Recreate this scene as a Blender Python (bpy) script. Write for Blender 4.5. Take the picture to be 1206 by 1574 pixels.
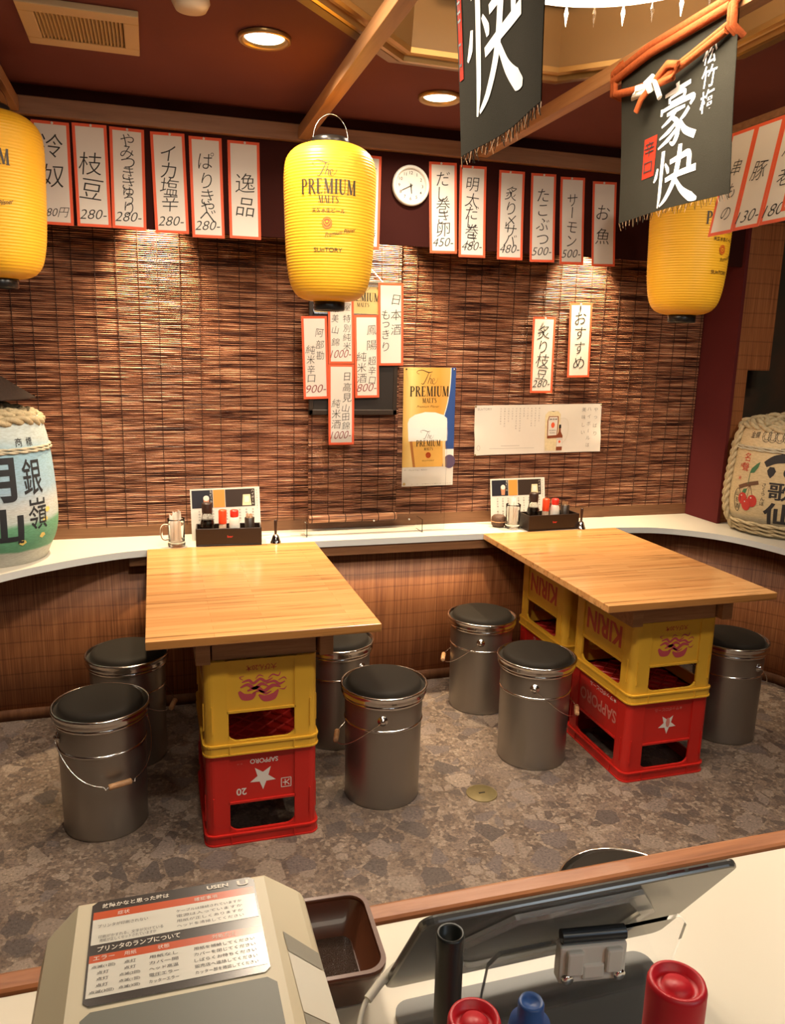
import bpy, bmesh, math, random
from math import sin, cos, pi, radians as rad, atan2, sqrt
from mathutils import Vector, Matrix
random.seed(7)
S = bpy.context.scene
COL = S.collection
for o in list(bpy.data.objects): bpy.data.objects.remove(o)

# ------------------------------------------------------------------ camera
cam_d = bpy.data.cameras.new('camera'); cam = bpy.data.objects.new('camera', cam_d); COL.objects.link(cam)
cam_d.sensor_fit = 'VERTICAL'; cam_d.sensor_height = 36.0
cam_d.lens = 1213.770 / 1574 * 36.0
cam_d.clip_start = 0.02
R_ = Vector((0.957952, -0.2858783, 0.02452698)); U_ = Vector((0.03503933, 0.20139701, 0.97888278)); F_ = Vector((0.284781, 0.9368633, -0.20294566))
cam.matrix_world = Matrix(((R_.x, U_.x, -F_.x, 0), (R_.y, U_.y, -F_.y, 0), (R_.z, U_.z, -F_.z, 1.56333), (0, 0, 0, 1)))
S.camera = cam
# ------------------------------------------------------------------ view / world / lights
S.view_settings.view_transform = 'Standard'
S.view_settings.look = 'None'
S.view_settings.gamma = 1.0
S.view_settings.use_curve_mapping = False
S.view_settings.exposure = -0.15
w = bpy.data.worlds.new('world'); S.world = w; w.use_nodes = True
w.node_tree.nodes['Background'].inputs[0].default_value = (1.0, 0.78, 0.55, 1)
w.node_tree.nodes['Background'].inputs[1].default_value = 0.12

WARM = (1.0, 0.82, 0.62); COOL = (0.72, 0.86, 1.0); NEUT = (1.0, 0.88, 0.72)
def area(name, loc, size, power, color, rot=(0, 0, 0), sy=None, spread=180):
    d = bpy.data.lights.new(name, 'AREA'); d.energy = power; d.color = color
    d.shape = 'RECTANGLE' if sy else 'DISK'; d.size = size
    if sy: d.size_y = sy
    d.spread = rad(spread)
    o = bpy.data.objects.new(name, d); COL.objects.link(o); o.location = loc; o.rotation_euler = rot
    return o
def spot(name, loc, power, color, angle, blend=0.6, rot=(0, 0, 0), r=0.02):
    d = bpy.data.lights.new(name, 'SPOT'); d.energy = power; d.color = color
    d.spot_size = rad(angle); d.spot_blend = blend; d.shadow_soft_size = r
    o = bpy.data.objects.new(name, d); COL.objects.link(o); o.location = loc; o.rotation_euler = rot
    return o
DOWN = [(0.35, 2.565), (1.02, 2.90)]
for x, y in DOWN: area('downlight_lamp', (x, y, 2.425), 0.12, 13, WARM, spread=150)
# unseen downlights added out of frame to brighten room and left table
for x, y in [(-0.45, 1.95), (2.3, 1.8), (0.30, 2.0)]: area('downlight_lamp', (x, y, 2.44), 0.13, 20 if 0 < x < 1 else 13, WARM)
for x, y in [(0.15, 1.25), (1.75, 1.20)]: area('low_fill_lamp', (x, y, 2.43), 0.14, 13, NEUT, rot=(rad(28), 0, 0), spread=140)  # unseen fill lamps added out of frame, tilted to lift the low areas
area('chandelier_lamp', (1.03, 1.76, 2.405), 0.5, 22, NEUT)
area('counter_fill_lamp', (0.3, -0.55, 2.40), 1.2, 7.5, (1.0, 0.86, 0.66), sy=0.3)  # unseen fill added behind the camera to brighten the foreground
area('cool_lamp', (1.1, -0.9, 2.0), 0.5, 6, COOL, rot=(rad(65), 0, 0), sy=0.3)
for x in (0.022, 1.021, 1.999):
    spot('recess_lamp', (x, 3.470, 2.175), 250, (1.0, 0.76, 0.46), 76, 1.0, rot=(rad(4), 0, 0), r=0.025)

# ------------------------------------------------------------------ materials
MATS = {}
def new_mat(name):
    m = bpy.data.materials.new(name); m.use_nodes = True
    nt = m.node_tree; b = nt.nodes['Principled BSDF']
    return m, nt, b
def mat(name, col, rough=0.5, metal=0.0, spec=0.5, emit=None, estr=0, trans=0, ior=1.45, coat=0, var=0.0, vscale=8, bump=0.0, bscale=60, alpha=1):
    if name in MATS: return MATS[name]
    m, nt, b = new_mat(name); N = nt.nodes; L = nt.links
    b.inputs['Base Color'].default_value = (*col, 1); b.inputs['Roughness'].default_value = rough
    b.inputs['Metallic'].default_value = metal; b.inputs['Specular IOR Level'].default_value = spec
    b.inputs['Transmission Weight'].default_value = trans; b.inputs['IOR'].default_value = ior
    b.inputs['Coat Weight'].default_value = coat
    if emit: b.inputs['Emission Color'].default_value = (*emit, 1); b.inputs['Emission Strength'].default_value = estr
    if var or bump:
        tc = N.new('ShaderNodeTexCoord')
    if var:
        n = N.new('ShaderNodeTexNoise'); n.inputs['Scale'].default_value = vscale; n.inputs['Detail'].default_value = 4
        L.new(tc.outputs['Object'], n.inputs['Vector'])
        mx = N.new('ShaderNodeMix'); mx.data_type = 'RGBA'
        mx.inputs['A'].default_value = (*[max(0, c * (1 - var)) for c in col], 1); mx.inputs['B'].default_value = (*[min(1, c * (1 + var)) for c in col], 1)
        L.new(n.outputs['Fac'], mx.inputs['Factor']); L.new(mx.outputs['Result'], b.inputs['Base Color'])
    if bump:
        n2 = N.new('ShaderNodeTexNoise'); n2.inputs['Scale'].default_value = bscale; n2.inputs['Detail'].default_value = 3
        L.new(tc.outputs['Object'], n2.inputs['Vector'])
        bp = N.new('ShaderNodeBump'); bp.inputs['Strength'].default_value = bump; bp.inputs['Distance'].default_value = 0.003
        L.new(n2.outputs['Fac'], bp.inputs['Height']); L.new(bp.outputs['Normal'], b.inputs['Normal'])
    MATS[name] = m
    return m
def ramp(nt, stops, interp='LINEAR'):
    r = nt.nodes.new('ShaderNodeValToRGB'); r.color_ramp.interpolation = interp
    e = r.color_ramp.elements
    while len(e) < len(stops): e.new(0.5)
    for k, (p, c) in enumerate(stops): e[k].position = p; e[k].color = (*c, 1)
    return r
def mapping(nt, scale, rot=(0, 0, 0), out='Object'):
    tc = nt.nodes.new('ShaderNodeTexCoord'); mp = nt.nodes.new('ShaderNodeMapping')
    mp.inputs['Scale'].default_value = scale; mp.inputs['Rotation'].default_value = rot
    nt.links.new(tc.outputs[out], mp.inputs['Vector']); return mp
def noise(nt, mp, scale=1, detail=4, rough=0.5, dist=0):
    n = nt.nodes.new('ShaderNodeTexNoise'); n.inputs['Scale'].default_value = scale; n.inputs['Detail'].default_value = detail
    n.inputs['Roughness'].default_value = rough; n.inputs['Distortion'].default_value = dist
    nt.links.new(mp.outputs[0], n.inputs['Vector']); return n
def mixc(nt, fac, a, b, mode='MIX'):
    m = nt.nodes.new('ShaderNodeMix'); m.data_type = 'RGBA'; m.blend_type = mode
    for s, v in (('Factor', fac), ('A', a), ('B', b)):
        if hasattr(v, 'links') or hasattr(v, 'is_linked'): nt.links.new(v, m.inputs[s])
        elif s == 'Factor': m.inputs[s].default_value = v
        else: m.inputs[s].default_value = (*v, 1)
    return m.outputs['Result']
def grain_mat(name, c1, c2, c3, scale, rough=0.45, spec=0.4, bump=0.15, coat=0):
    """long-grained wood or reed: noise stretched along one axis"""
    m, nt, b = new_mat(name); L = nt.links
    mp = mapping(nt, scale); n = noise(nt, mp, 1, 6, 0.65, 0.4)
    r = ramp(nt, [(0.25, c1), (0.5, c2), (0.75, c3)]); L.new(n.outputs['Fac'], r.inputs['Fac'])
    L.new(r.outputs['Color'], b.inputs['Base Color'])
    bp = nt.nodes.new('ShaderNodeBump'); bp.inputs['Strength'].default_value = bump; bp.inputs['Distance'].default_value = 0.002
    L.new(n.outputs['Fac'], bp.inputs['Height']); L.new(bp.outputs['Normal'], b.inputs['Normal'])
    b.inputs['Roughness'].default_value = rough; b.inputs['Specular IOR Level'].default_value = spec; b.inputs['Coat Weight'].default_value = coat
    MATS[name] = m; return m

M_INK = mat('ink', (0.012, 0.010, 0.009), 0.6)
M_INKR = mat('ink_red', (0.16, 0.02, 0.02), 0.6)
M_PAPER = mat('paper_white', (0.68, 0.635, 0.57), 0.75, var=0.03, vscale=14)
M_RED = mat('paper_red', (0.72, 0.10, 0.035), 0.7, var=0.06, vscale=20)
M_PINK = mat('paper_pink_line', (0.75, 0.42, 0.34), 0.7)
M_WHITE = mat('white_plastic', (0.64, 0.62, 0.56), 0.35)
M_BLACK = mat('black_plastic', (0.015, 0.013, 0.012), 0.3)
M_MAROON = mat('maroon_paint', (0.033, 0.0085, 0.0068), 0.8, spec=0.05, var=0.12, vscale=4, bump=0.05, bscale=150)
M_CEIL = mat('maroon_ceiling', (0.150, 0.048, 0.042), 0.8, spec=0.12, var=0.18, vscale=3, bump=0.08, bscale=120)
M_LAM = mat('cream_laminate', (0.60, 0.56, 0.48), 0.28, var=0.03, vscale=5)
M_LAMEDGE = mat('white_laminate_edge', (0.60, 0.60, 0.58), 0.4)
M_TRIMW = grain_mat('brown_trim_wood', (0.12, 0.05, 0.022), (0.19, 0.085, 0.038), (0.25, 0.12, 0.055), (3, 40, 60), 0.4)
M_BEAM = grain_mat('header_wood', (0.20, 0.095, 0.042), (0.26, 0.125, 0.058), (0.31, 0.155, 0.075), (3, 40, 50), 0.5)
M_BAR = grain_mat('bar_wood', (0.30, 0.14, 0.055), (0.38, 0.185, 0.075), (0.45, 0.23, 0.10), (50, 3, 50), 0.45)
M_EDGE = grain_mat('counter_edge_wood', (0.20, 0.065, 0.022), (0.36, 0.13, 0.045), (0.46, 0.19, 0.075), (6, 60, 90), 0.35, coat=0.3)
M_GOLD = mat('gold_trim', (0.45, 0.27, 0.10), 0.32, metal=0.75, var=0.15, vscale=10)
M_COFFER = mat('coffer_gold_paint', (0.26, 0.15, 0.062), 0.4, metal=0.25, var=0.1, vscale=3)
M_STEEL = mat('galvanised_steel', (0.36, 0.335, 0.295), 0.36, metal=0.92, var=0.06, vscale=6)
M_STEELB = mat('bright_steel', (0.72, 0.70, 0.66), 0.18, metal=1.0)
M_CHROME = mat('chrome', (0.85, 0.84, 0.82), 0.08, metal=1.0)
M_VINYL = mat('black_vinyl', (0.020, 0.016, 0.012), 0.65, spec=.15, bump=0.15, bscale=400)
M_GRIP = grain_mat('grip_wood', (0.40, 0.20, 0.09), (0.52, 0.28, 0.13), (0.60, 0.35, 0.18), (60, 200, 200), 0.5)
M_CRY = mat('yellow_crate_plastic', (0.72, 0.40, 0.035), 0.38, var=0.05, vscale=8)
M_CRR = mat('red_crate_plastic', (0.52, 0.018, 0.012), 0.36, var=0.05, vscale=8)
M_PRR = mat('crate_red_print', (0.50, 0.065, 0.03), 0.5)
M_PRP = mat('crate_pink_print', (0.50, 0.07, 0.09), 0.5)
M_PRW = mat('crate_white_print', (0.72, 0.66, 0.60), 0.5)
M_PRF = mat('crate_faded_print', (0.60, 0.20, 0.16), 0.5)
M_LANT = mat('lantern_yellow', (0.78, 0.41, 0.024), 0.42, spec=0.35, var=0.03, vscale=5)
M_LTXT = mat('lantern_print', (0.035, 0.022, 0.008), 0.5)
M_LORG = mat('lantern_emblem', (0.50, 0.07, 0.010), 0.5)
M_CLOTH = mat('grey_black_cloth', (0.028, 0.025, 0.018), 0.95, spec=.05, var=0.12, vscale=10, bump=0.3, bscale=700)
M_CLW = mat('cloth_white_print', (0.82, 0.79, 0.72), 0.75)
M_CLR = mat('cloth_red_print', (0.34, 0.024, 0.010), 0.85, spec=.1)
M_ROPE = mat('orange_braid', (0.27, 0.058, 0.015), 0.8, spec=.1, var=0.35, vscale=120, bump=0.6, bscale=260)
M_ROPEW = mat('white_braid', (0.72, 0.66, 0.56), 0.7, var=0.2, vscale=160, bump=0.5, bscale=260)
M_GLASS = mat('clear_glass', (1, 1, 1), 0.03, trans=1.0, ior=1.45)
M_ACRYL = mat('clear_acrylic', (0.97, 0.98, 1.0), 0.02, trans=1.0, ior=1.1)
M_EMIT = mat('lamp_glow', (1, 1, 1), 0.5, emit=(1.0, 0.86, 0.62), estr=6)

def table_mat():
    m, nt, b = new_mat('laminated_table_wood'); L = nt.links
    mp = mapping(nt, (1, 1, 1))
    br = nt.nodes.new('ShaderNodeTexBrick'); L.new(mp.outputs[0], br.inputs['Vector'])
    br.offset = 0.37; br.squash = 1.0
    br.inputs['Scale'].default_value = 1.0; br.inputs['Brick Width'].default_value = 0.42; br.inputs['Row Height'].default_value = 0.031
    br.inputs['Mortar Size'].default_value = 0.0004; br.inputs['Bias'].default_value = -0.2
    br.inputs['Color1'].default_value = (0.68, 0.355, 0.130, 1); br.inputs['Color2'].default_value = (0.57, 0.265, 0.088, 1); br.inputs['Mortar'].default_value = (0.42, 0.19, 0.055, 1)
    mp2 = mapping(nt, (2.2, 55, 55)); n = noise(nt, mp2, 1, 5, 0.6, 0.3)
    r = ramp(nt, [(0.30, (0.40, 0.36, 0.32)), (0.44, (0.88, 0.86, 0.84)), (0.8, (1.05, 1.03, 1.0))]); L.new(n.outputs['Fac'], r.inputs['Fac'])
    c = mixc(nt, 1.0, br.outputs['Color'], r.outputs['Color'], 'MULTIPLY')
    mp3 = mapping(nt, (4, 160, 160)); n3 = noise(nt, mp3, 1, 3)
    r3 = ramp(nt, [(0.62, (1, 1, 1)), (0.72, (0.55, 0.45, 0.35))]); L.new(n3.outputs['Fac'], r3.inputs['Fac'])
    c = mixc(nt, 0.5, c, r3.outputs['Color'], 'MULTIPLY')
    L.new(c, b.inputs['Base Color']); b.inputs['Roughness'].default_value = 0.24; b.inputs['Coat Weight'].default_value = 0.35; b.inputs['Coat Roughness'].default_value = 0.12
    return m
M_TABLE = table_mat()

def floor_mat():
    m, nt, b = new_mat('stone_chip_floor'); L = nt.links
    mp = mapping(nt, (1, 1, 1))
    nd = noise(nt, mp, 30, 4); 
    vm = nt.nodes.new('ShaderNodeVectorMath'); vm.operation = 'MULTIPLY_ADD'; vm.inputs[1].default_value = (0.012, 0.012, 0.0)
    L.new(nd.outputs['Color'], vm.inputs[0]); L.new(mp.outputs[0], vm.inputs[2])
    def vor(scale, feature='F1'):
        v = nt.nodes.new('ShaderNodeTexVoronoi'); v.feature = feature; v.inputs['Scale'].default_value = scale; v.voronoi_dimensions = '2D'
        L.new(vm.outputs[0], v.inputs['Vector']); return v
    n1 = noise(nt, mp, 11, 8, 0.75)
    base = ramp(nt, [(0.32, (0.085, 0.058, 0.043)), (0.5, (0.165, 0.118, 0.089)), (0.68, (0.25, 0.188, 0.142))]); L.new(n1.outputs['Fac'], base.inputs['Fac'])
    col = base.outputs['Color']
    for scale, lo, op, pal in ((80, .45, .60, [(0.0, (0.30, 0.24, 0.185)), (0.3, (0.09, 0.068, 0.056)), (0.6, (0.22, 0.165, 0.125)), (0.85, (0.13, 0.10, 0.085))]),
                           (24, 0.64, .95, [(0.0, (0.10, 0.075, 0.062)), (0.35, (0.17, 0.125, 0.10)), (0.6, (0.245, 0.19, 0.15)), (0.85, (0.15, 0.118, 0.105)), (1.0, (0.28, 0.22, 0.17))]),
                           (12, 0.72, .92, [(0.0, (0.22, 0.17, 0.135)), (0.2, (0.095, 0.075, 0.066)), (0.42, (0.26, 0.20, 0.155)), (0.62, (0.14, 0.11, 0.10)), (0.82, (0.20, 0.155, 0.13)), (1.0, (0.30, 0.235, 0.18))])):
        v = vor(scale); e = vor(scale, 'DISTANCE_TO_EDGE')
        sep = nt.nodes.new('ShaderNodeSeparateColor'); L.new(v.outputs['Color'], sep.inputs[0])
        pr = ramp(nt, pal, 'CONSTANT'); L.new(sep.outputs[0], pr.inputs['Fac'])
        gt = nt.nodes.new('ShaderNodeMath'); gt.operation = 'GREATER_THAN'; gt.inputs[1].default_value = lo; L.new(sep.outputs[1], gt.inputs[0])
        ge = nt.nodes.new('ShaderNodeMath'); ge.operation = 'GREATER_THAN'; ge.inputs[1].default_value = 0.05 if scale > 60 else 0.09; L.new(e.outputs['Distance'], ge.inputs[0])
        mu = nt.nodes.new('ShaderNodeMath'); mu.operation = 'MULTIPLY'; L.new(gt.outputs[0], mu.inputs[0]); L.new(ge.outputs[0], mu.inputs[1])
        m8 = nt.nodes.new('ShaderNodeMath'); m8.operation = 'MULTIPLY'; m8.inputs[1].default_value = op; L.new(mu.outputs[0], m8.inputs[0])
        col = mixc(nt, m8.outputs[0], col, pr.outputs['Color'])
    n2 = noise(nt, mp, 120, 3, 0.6)
    sp = ramp(nt, [(0.35, (0.55, 0.55, 0.55)), (0.5, (1, 1, 1)), (0.62, (1, 1, 1)), (0.68, (1.9, 1.75, 1.5))]); L.new(n2.outputs['Fac'], sp.inputs['Fac'])
    col = mixc(nt, 0.8, col, sp.outputs['Color'], 'MULTIPLY')
    L.new(col, b.inputs['Base Color']); b.inputs['Roughness'].default_value = 0.5; b.inputs['Specular IOR Level'].default_value = 0.35
    bp = nt.nodes.new('ShaderNodeBump'); bp.inputs['Strength'].default_value = 0.12; bp.inputs['Distance'].default_value = 0.002
    L.new(n2.outputs['Fac'], bp.inputs['Height']); L.new(bp.outputs['Normal'], b.inputs['Normal'])
    return m
M_FLOOR = floor_mat()

def blind_mat():
    m, nt, b = new_mat('reed_blind'); L = nt.links
    mp = mapping(nt, (3.6, 3.6, 135)); n = noise(nt, mp, 1, 3, 0.6)
    r = ramp(nt, [(0.40, (0.045, 0.012, 0.007)), (0.455, (0.24, 0.095, 0.050)), (0.55, (0.46, 0.225, 0.126)), (0.69, (0.80, 0.50, 0.31))]); L.new(n.outputs['Fac'], r.inputs['Fac'])
    mp2 = mapping(nt, (1.3, 1, 1.6)); n2 = noise(nt, mp2, 1, 2)
    r2 = ramp(nt, [(0.3, (0.85, 0.82, 0.80)), (0.7, (1.1, 1.02, 0.98))]); L.new(n2.outputs['Fac'], r2.inputs['Fac'])
    c = mixc(nt, 1.0, r.outputs['Color'], r2.outputs['Color'], 'MULTIPLY')
    L.new(c, b.inputs['Base Color']); b.inputs['Roughness'].default_value = 0.48; b.inputs['Specular IOR Level'].default_value = 0.4
    return m
M_BLIND = blind_mat()
M_CORD = mat('blind_cord', (0.035, 0.014, 0.008), 0.8)
M_BLBACK = mat('blind_backing', (0.055, 0.016, 0.009), 0.8)

def reed_mat():
    m, nt, b = new_mat('upright_reed_panel'); L = nt.links
    mp = mapping(nt, (260, 260, 3.0)); n = noise(nt, mp, 1, 3, 0.6)
    r = ramp(nt, [(0.3, (0.17, 0.054, 0.018)), (0.5, (0.32, 0.112, 0.036)), (0.72, (0.46, 0.185, 0.068))]); L.new(n.outputs['Fac'], r.inputs['Fac'])
    mp2 = mapping(nt, (1.6, 1.6, 1)); 
    wv = nt.nodes.new('ShaderNodeTexWave'); wv.wave_type = 'BANDS'; wv.bands_direction = 'Z'; wv.inputs['Scale'].default_value = 4.6; wv.inputs['Distortion'].default_value = 0.5; wv.inputs['Detail'].default_value = 1
    L.new(mp2.outputs[0], wv.inputs['Vector'])
    r2 = ramp(nt, [(0.0, (0.62, 0.58, 0.54)), (0.04, (1, 1, 1))]); L.new(wv.outputs['Fac'], r2.inputs['Fac'])
    c = mixc(nt, 0.8, r.outputs['Color'], r2.outputs['Color'], 'MULTIPLY')
    L.new(c, b.inputs['Base Color']); b.inputs['Roughness'].default_value = 0.5
    bp = nt.nodes.new('ShaderNodeBump'); bp.inputs['Strength'].default_value = 0.35; bp.inputs['Distance'].default_value = 0.003
    L.new(n.outputs['Fac'], bp.inputs['Height']); L.new(bp.outputs['Normal'], b.inputs['Normal'])
    return m
M_REED = reed_mat()

# ------------------------------------------------------------------ mesh builder
class MB:
    def __init__(s): s.v = []; s.f = []; s.mi = []; s.sm = []; s.mats = []
    def mid(s, m):
        if m not in s.mats: s.mats.append(m)
        return s.mats.index(m)
    def add(s, verts, faces, m, smooth=False):
        o = len(s.v); i = s.mid(m)
        s.v.extend([tuple(p) for p in verts])
        for f in faces: s.f.append(tuple(a + o for a in f)); s.mi.append(i); s.sm.append(smooth)
    def box(s, lo, hi, m, mtx=None):
        x0, y0, z0 = lo; x1, y1, z1 = hi
        vs = [Vector(p) for p in ((x0, y0, z0), (x1, y0, z0), (x1, y1, z0), (x0, y1, z0), (x0, y0, z1), (x1, y0, z1), (x1, y1, z1), (x0, y1, z1))]
        if mtx: vs = [mtx @ p for p in vs]
        s.add(vs, [(3, 2, 1, 0), (4, 5, 6, 7), (0, 1, 5, 4), (1, 2, 6, 5), (2, 3, 7, 6), (3, 0, 4, 7)], m); return s
    def prism(s, poly, z0, z1, m, fn=None, mtop=None, smooth=False):
        """poly: ccw (x, y) points, extruded z0..z1; fn maps (x,y,z) to a point"""
        fn = fn or (lambda x, y, z: (x, y, z)); n = len(poly)
        vs = [fn(x, y, z0) for x, y in poly] + [fn(x, y, z1) for x, y in poly]
        s.add(vs, [tuple(range(n - 1, -1, -1))], m); s.add(vs, [tuple(range(n, 2 * n))], mtop or m)
        s.add(vs, [(i, (i + 1) % n, n + (i + 1) % n, n + i) for i in range(n)], m, smooth); return s
    def lathe(s, prof, m, n=40, c=(0, 0, 0), smooth=True, axis='z', cap=True, mtx=None):
        vs = []; k = len(prof)
        for i in range(n):
            a = 2 * pi * i / n
            for r, z in prof:
                p = Vector((r * cos(a), r * sin(a), z))
                if mtx: p = mtx @ p
                vs.append(p + Vector(c))
        fs = []
        for i in range(n):
            j = (i + 1) % n
            for t in range(k - 1): fs.append((i * k + t, j * k + t, j * k + t + 1, i * k + t + 1))
        s.add(vs, fs, m, smooth)
        if cap:
            if prof[0][0] > 1e-5: s.add([vs[i * k] for i in range(n)], [tuple(range(n - 1, -1, -1))], m)
            if prof[-1][0] > 1e-5: s.add([vs[i * k + k - 1] for i in range(n)], [tuple(range(n))], m)
        return s
    def tube(s, pts, r, m, n=8, close=False, smooth=True, flat=1.0):
        pts = [Vector(p) for p in pts]; k = len(pts); vs = []; up = None
        for i, p in enumerate(pts):
            a = pts[(i - 1) % k] if (close or i > 0) else p; b = pts[(i + 1) % k] if (close or i < k - 1) else p
            t = (b - a).normalized()
            if up is None:
                up = Vector((0, 0, 1)) if abs(t.z) < 0.9 else Vector((1, 0, 0))
            e1 = (up - t * up.dot(t)).normalized(); e2 = t.cross(e1); up = e1
            rr = r[i] if isinstance(r, (list, tuple)) else r
            for q in range(n):
                a_ = 2 * pi * q / n; vs.append(p + e1 * (rr * cos(a_)) + e2 * (rr * flat * sin(a_)))
        fs = []; rng = k if close else k - 1
        for i in range(rng):
            j = (i + 1) % k
            for q in range(n): fs.append((i * n + q, i * n + (q + 1) % n, j * n + (q + 1) % n, j * n + q))
        s.add(vs, fs, m, smooth)
        if not close:
            s.add(vs, [tuple(range(n - 1, -1, -1)), tuple(range((k - 1) * n, k * n))], m)
        return s
    def grid(s, fn, us, vs_, m, mf=None, smooth=True):
        nu, nv = len(us), len(vs_); P = [fn(u, v) for v in vs_ for u in us]
        for j in range(nv - 1):
            for i in range(nu - 1):
                pass
        o = len(s.v); s.v.extend([tuple(p) for p in P])
        for j in range(nv - 1):
            for i in range(nu - 1):
                s.f.append((o + j * nu + i, o + j * nu + i + 1, o + (j + 1) * nu + i + 1, o + (j + 1) * nu + i))
                s.mi.append(s.mid(mf((us[i] + us[i + 1]) / 2, (vs_[j] + vs_[j + 1]) / 2) if mf else m)); s.sm.append(smooth)
        return s
    def mesh(s, name):
        me = bpy.data.meshes.new(name); me.from_pydata(s.v, [], s.f)
        for m in s.mats: me.materials.append(m)
        me.polygons.foreach_set('material_index', s.mi); me.polygons.foreach_set('use_smooth', s.sm)
        me.update(); return me
    def build(s, name, parent=None, loc=(0, 0, 0), rot=(0, 0, 0), bevel=0, seg=2, fix=False):
        me = s.mesh(name)
        if fix:
            b = bmesh.new(); b.from_mesh(me); bmesh.ops.remove_doubles(b, verts=b.verts, dist=1e-5); bmesh.ops.recalc_face_normals(b, faces=b.faces); b.to_mesh(me); b.free()
        o = bpy.data.objects.new(name, me); COL.objects.link(o); o.location = loc; o.rotation_euler = rot
        if parent: o.parent = parent
        if bevel:
            md = o.modifiers.new('bevel', 'BEVEL'); md.width = bevel; md.segments = seg; md.limit_method = 'ANGLE'; md.angle_limit = rad(50)
        return o
def tag(o, label=None, cat=None, group=None, kind=None):
    if label: o['label'] = label
    if cat: o['category'] = cat
    if group: o['group'] = group
    if kind: o['kind'] = kind
    return o
def thing(name, label, cat, loc=(0, 0, 0), rz=0, group=None, rot=None):
    o = bpy.data.objects.new(name, None); COL.objects.link(o); o.empty_display_size = 0.05
    o.location = loc; o.rotation_euler = rot or (0, 0, rz); return tag(o, label, cat, group)
def dup(root, loc, rz=0, label=None, rot=None):
    def cp(o, par):
        c = o.copy(); COL.objects.link(c)
        if par: c.parent = par
        for ch in list(o.children): cp(ch, c)
        return c
    r = cp(root, None); r.location = loc; r.rotation_euler = rot or (0, 0, rz)
    if label: r['label'] = label
    return r
def struct(o): o['kind'] = 'structure'; return o

# ------------------------------------------------------------------ lettering
GL = {}; FINE = [False]      # FINE: cut letters into small triangles so that they follow round surfaces
def glyph(s, off=0.0):
    k = (s, off, FINE[0])
    if k in GL: return GL[k]
    cu = bpy.data.curves.new('t', 'FONT'); cu.body = s; cu.size = 1; cu.resolution_u = 4; cu.offset = off; cu.fill_mode = 'FRONT'
    ob = bpy.data.objects.new('t', cu); COL.objects.link(ob)
    dg = bpy.context.evaluated_depsgraph_get(); me = bpy.data.meshes.new_from_object(ob.evaluated_get(dg))
    if FINE[0]:
        b_ = bmesh.new(); b_.from_mesh(me); bmesh.ops.triangulate(b_, faces=b_.faces)
        for _ in range(5):
            e_ = [e for e in b_.edges if e.calc_length() > .14]
            if not e_: break
            bmesh.ops.subdivide_edges(b_, edges=e_, cuts=1); bmesh.ops.triangulate(b_, faces=b_.faces)
        b_.to_mesh(me); b_.free()
    vs = [(v.co.x, v.co.y) for v in me.vertices]; fs = [tuple(p.vertices) for p in me.polygons]
    bpy.data.objects.remove(ob); bpy.data.curves.remove(cu); bpy.data.meshes.remove(me)
    GL[k] = (vs, fs); return GL[k]
def bb(vs): xs = [v[0] for v in vs]; ys = [v[1] for v in vs]; return min(xs), max(xs), min(ys), max(ys)
def put(mb, mf, s, x, y, h, m, off=0.0, w=None, shear=0.0, rot=0.0, align='c', flip=False):
    """writes s as one line through mf(x,y); (x,y) is the centre, h the full height of the drawn glyphs"""
    vs, fs = glyph(s, off)
    if not vs: return
    x0, x1, y0, y1 = bb(vs); k = h / max(y1 - y0, 1e-6)
    kx = (w / (x1 - x0)) if w else k
    cx, cy = (x0 + x1) / 2, (y0 + y1) / 2
    if align == 'l': cx = x0
    ca, sa = cos(rot), sin(rot); out = []
    for a, b in vs:
        px, py = (a - cx) * kx, (b - cy) * k; px += shear * py
        if flip: px, py = -px, -py
        out.append(mf(x + px * ca - py * sa, y + px * sa + py * ca))
    mb.add(out, fs, m)
def vput(mb, mf, s, x, ys, size, m, off=0.0, jit=0.0, shear=0.0):
    """one column; ys: centres of the characters; each fits a box of about size"""
    for ch, y in zip(s, ys):
        vs, fs = glyph(ch, off)
        if not vs: continue
        x0, x1, y0, y1 = bb(vs); k = size; r = random.uniform(-jit, jit)
        if ch == 'ー': r += pi / 2
        cx, cy = (x0 + x1) / 2, (y0 + y1) / 2; ca, sa = cos(r), sin(r); out = []
        kx = k * random.uniform(0.92, 1.08)
        for a, b in vs:
            px, py = (a - cx) * kx, (b - cy) * k; px += shear * py; out.append(mf(x + px * ca - py * sa, y + px * sa + py * ca))
        mb.add(out, fs, m)
def ribbon(mb, mf, pts, ws, m, sub=6, caps=True):
    """brush stroke along Catmull-Rom points with changing width"""
    P = [Vector(p) for p in pts]; n = len(P)
    if isinstance(ws, (int, float)): ws = [ws] * n
    Q = []; Wd = []
    for i in range(n - 1):
        p0 = P[max(i - 1, 0)]; p1 = P[i]; p2 = P[i + 1]; p3 = P[min(i + 2, n - 1)]
        st = sub if n > 2 else 1
        for t_ in range(st):
            t = t_ / st
            Q.append(0.5 * ((2 * p1) + (p2 - p0) * t + (2 * p0 - 5 * p1 + 4 * p2 - p3) * t * t + (3 * p1 - p0 - 3 * p2 + p3) * t ** 3)); Wd.append(ws[i] * (1 - t) + ws[i + 1] * t)
    Q.append(P[-1]); Wd.append(ws[-1])
    vs = []; k = len(Q)
    for i in range(k):
        t = (Q[min(i + 1, k - 1)] - Q[max(i - 1, 0)]); t = t.normalized() if t.length > 1e-9 else Vector((1, 0)); nn = Vector((-t.y, t.x)) * Wd[i] / 2
        vs += [Q[i] + nn, Q[i] - nn]
    fs = [(2 * i, 2 * i + 1, 2 * i + 3, 2 * i + 2) for i in range(k - 1)]
    mb.add([mf(p.x, p.y) for p in vs], fs, m)
def poly(mb, mf, pts, m): mb.add([mf(*p) for p in pts], [tuple(range(len(pts)))], m)
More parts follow.
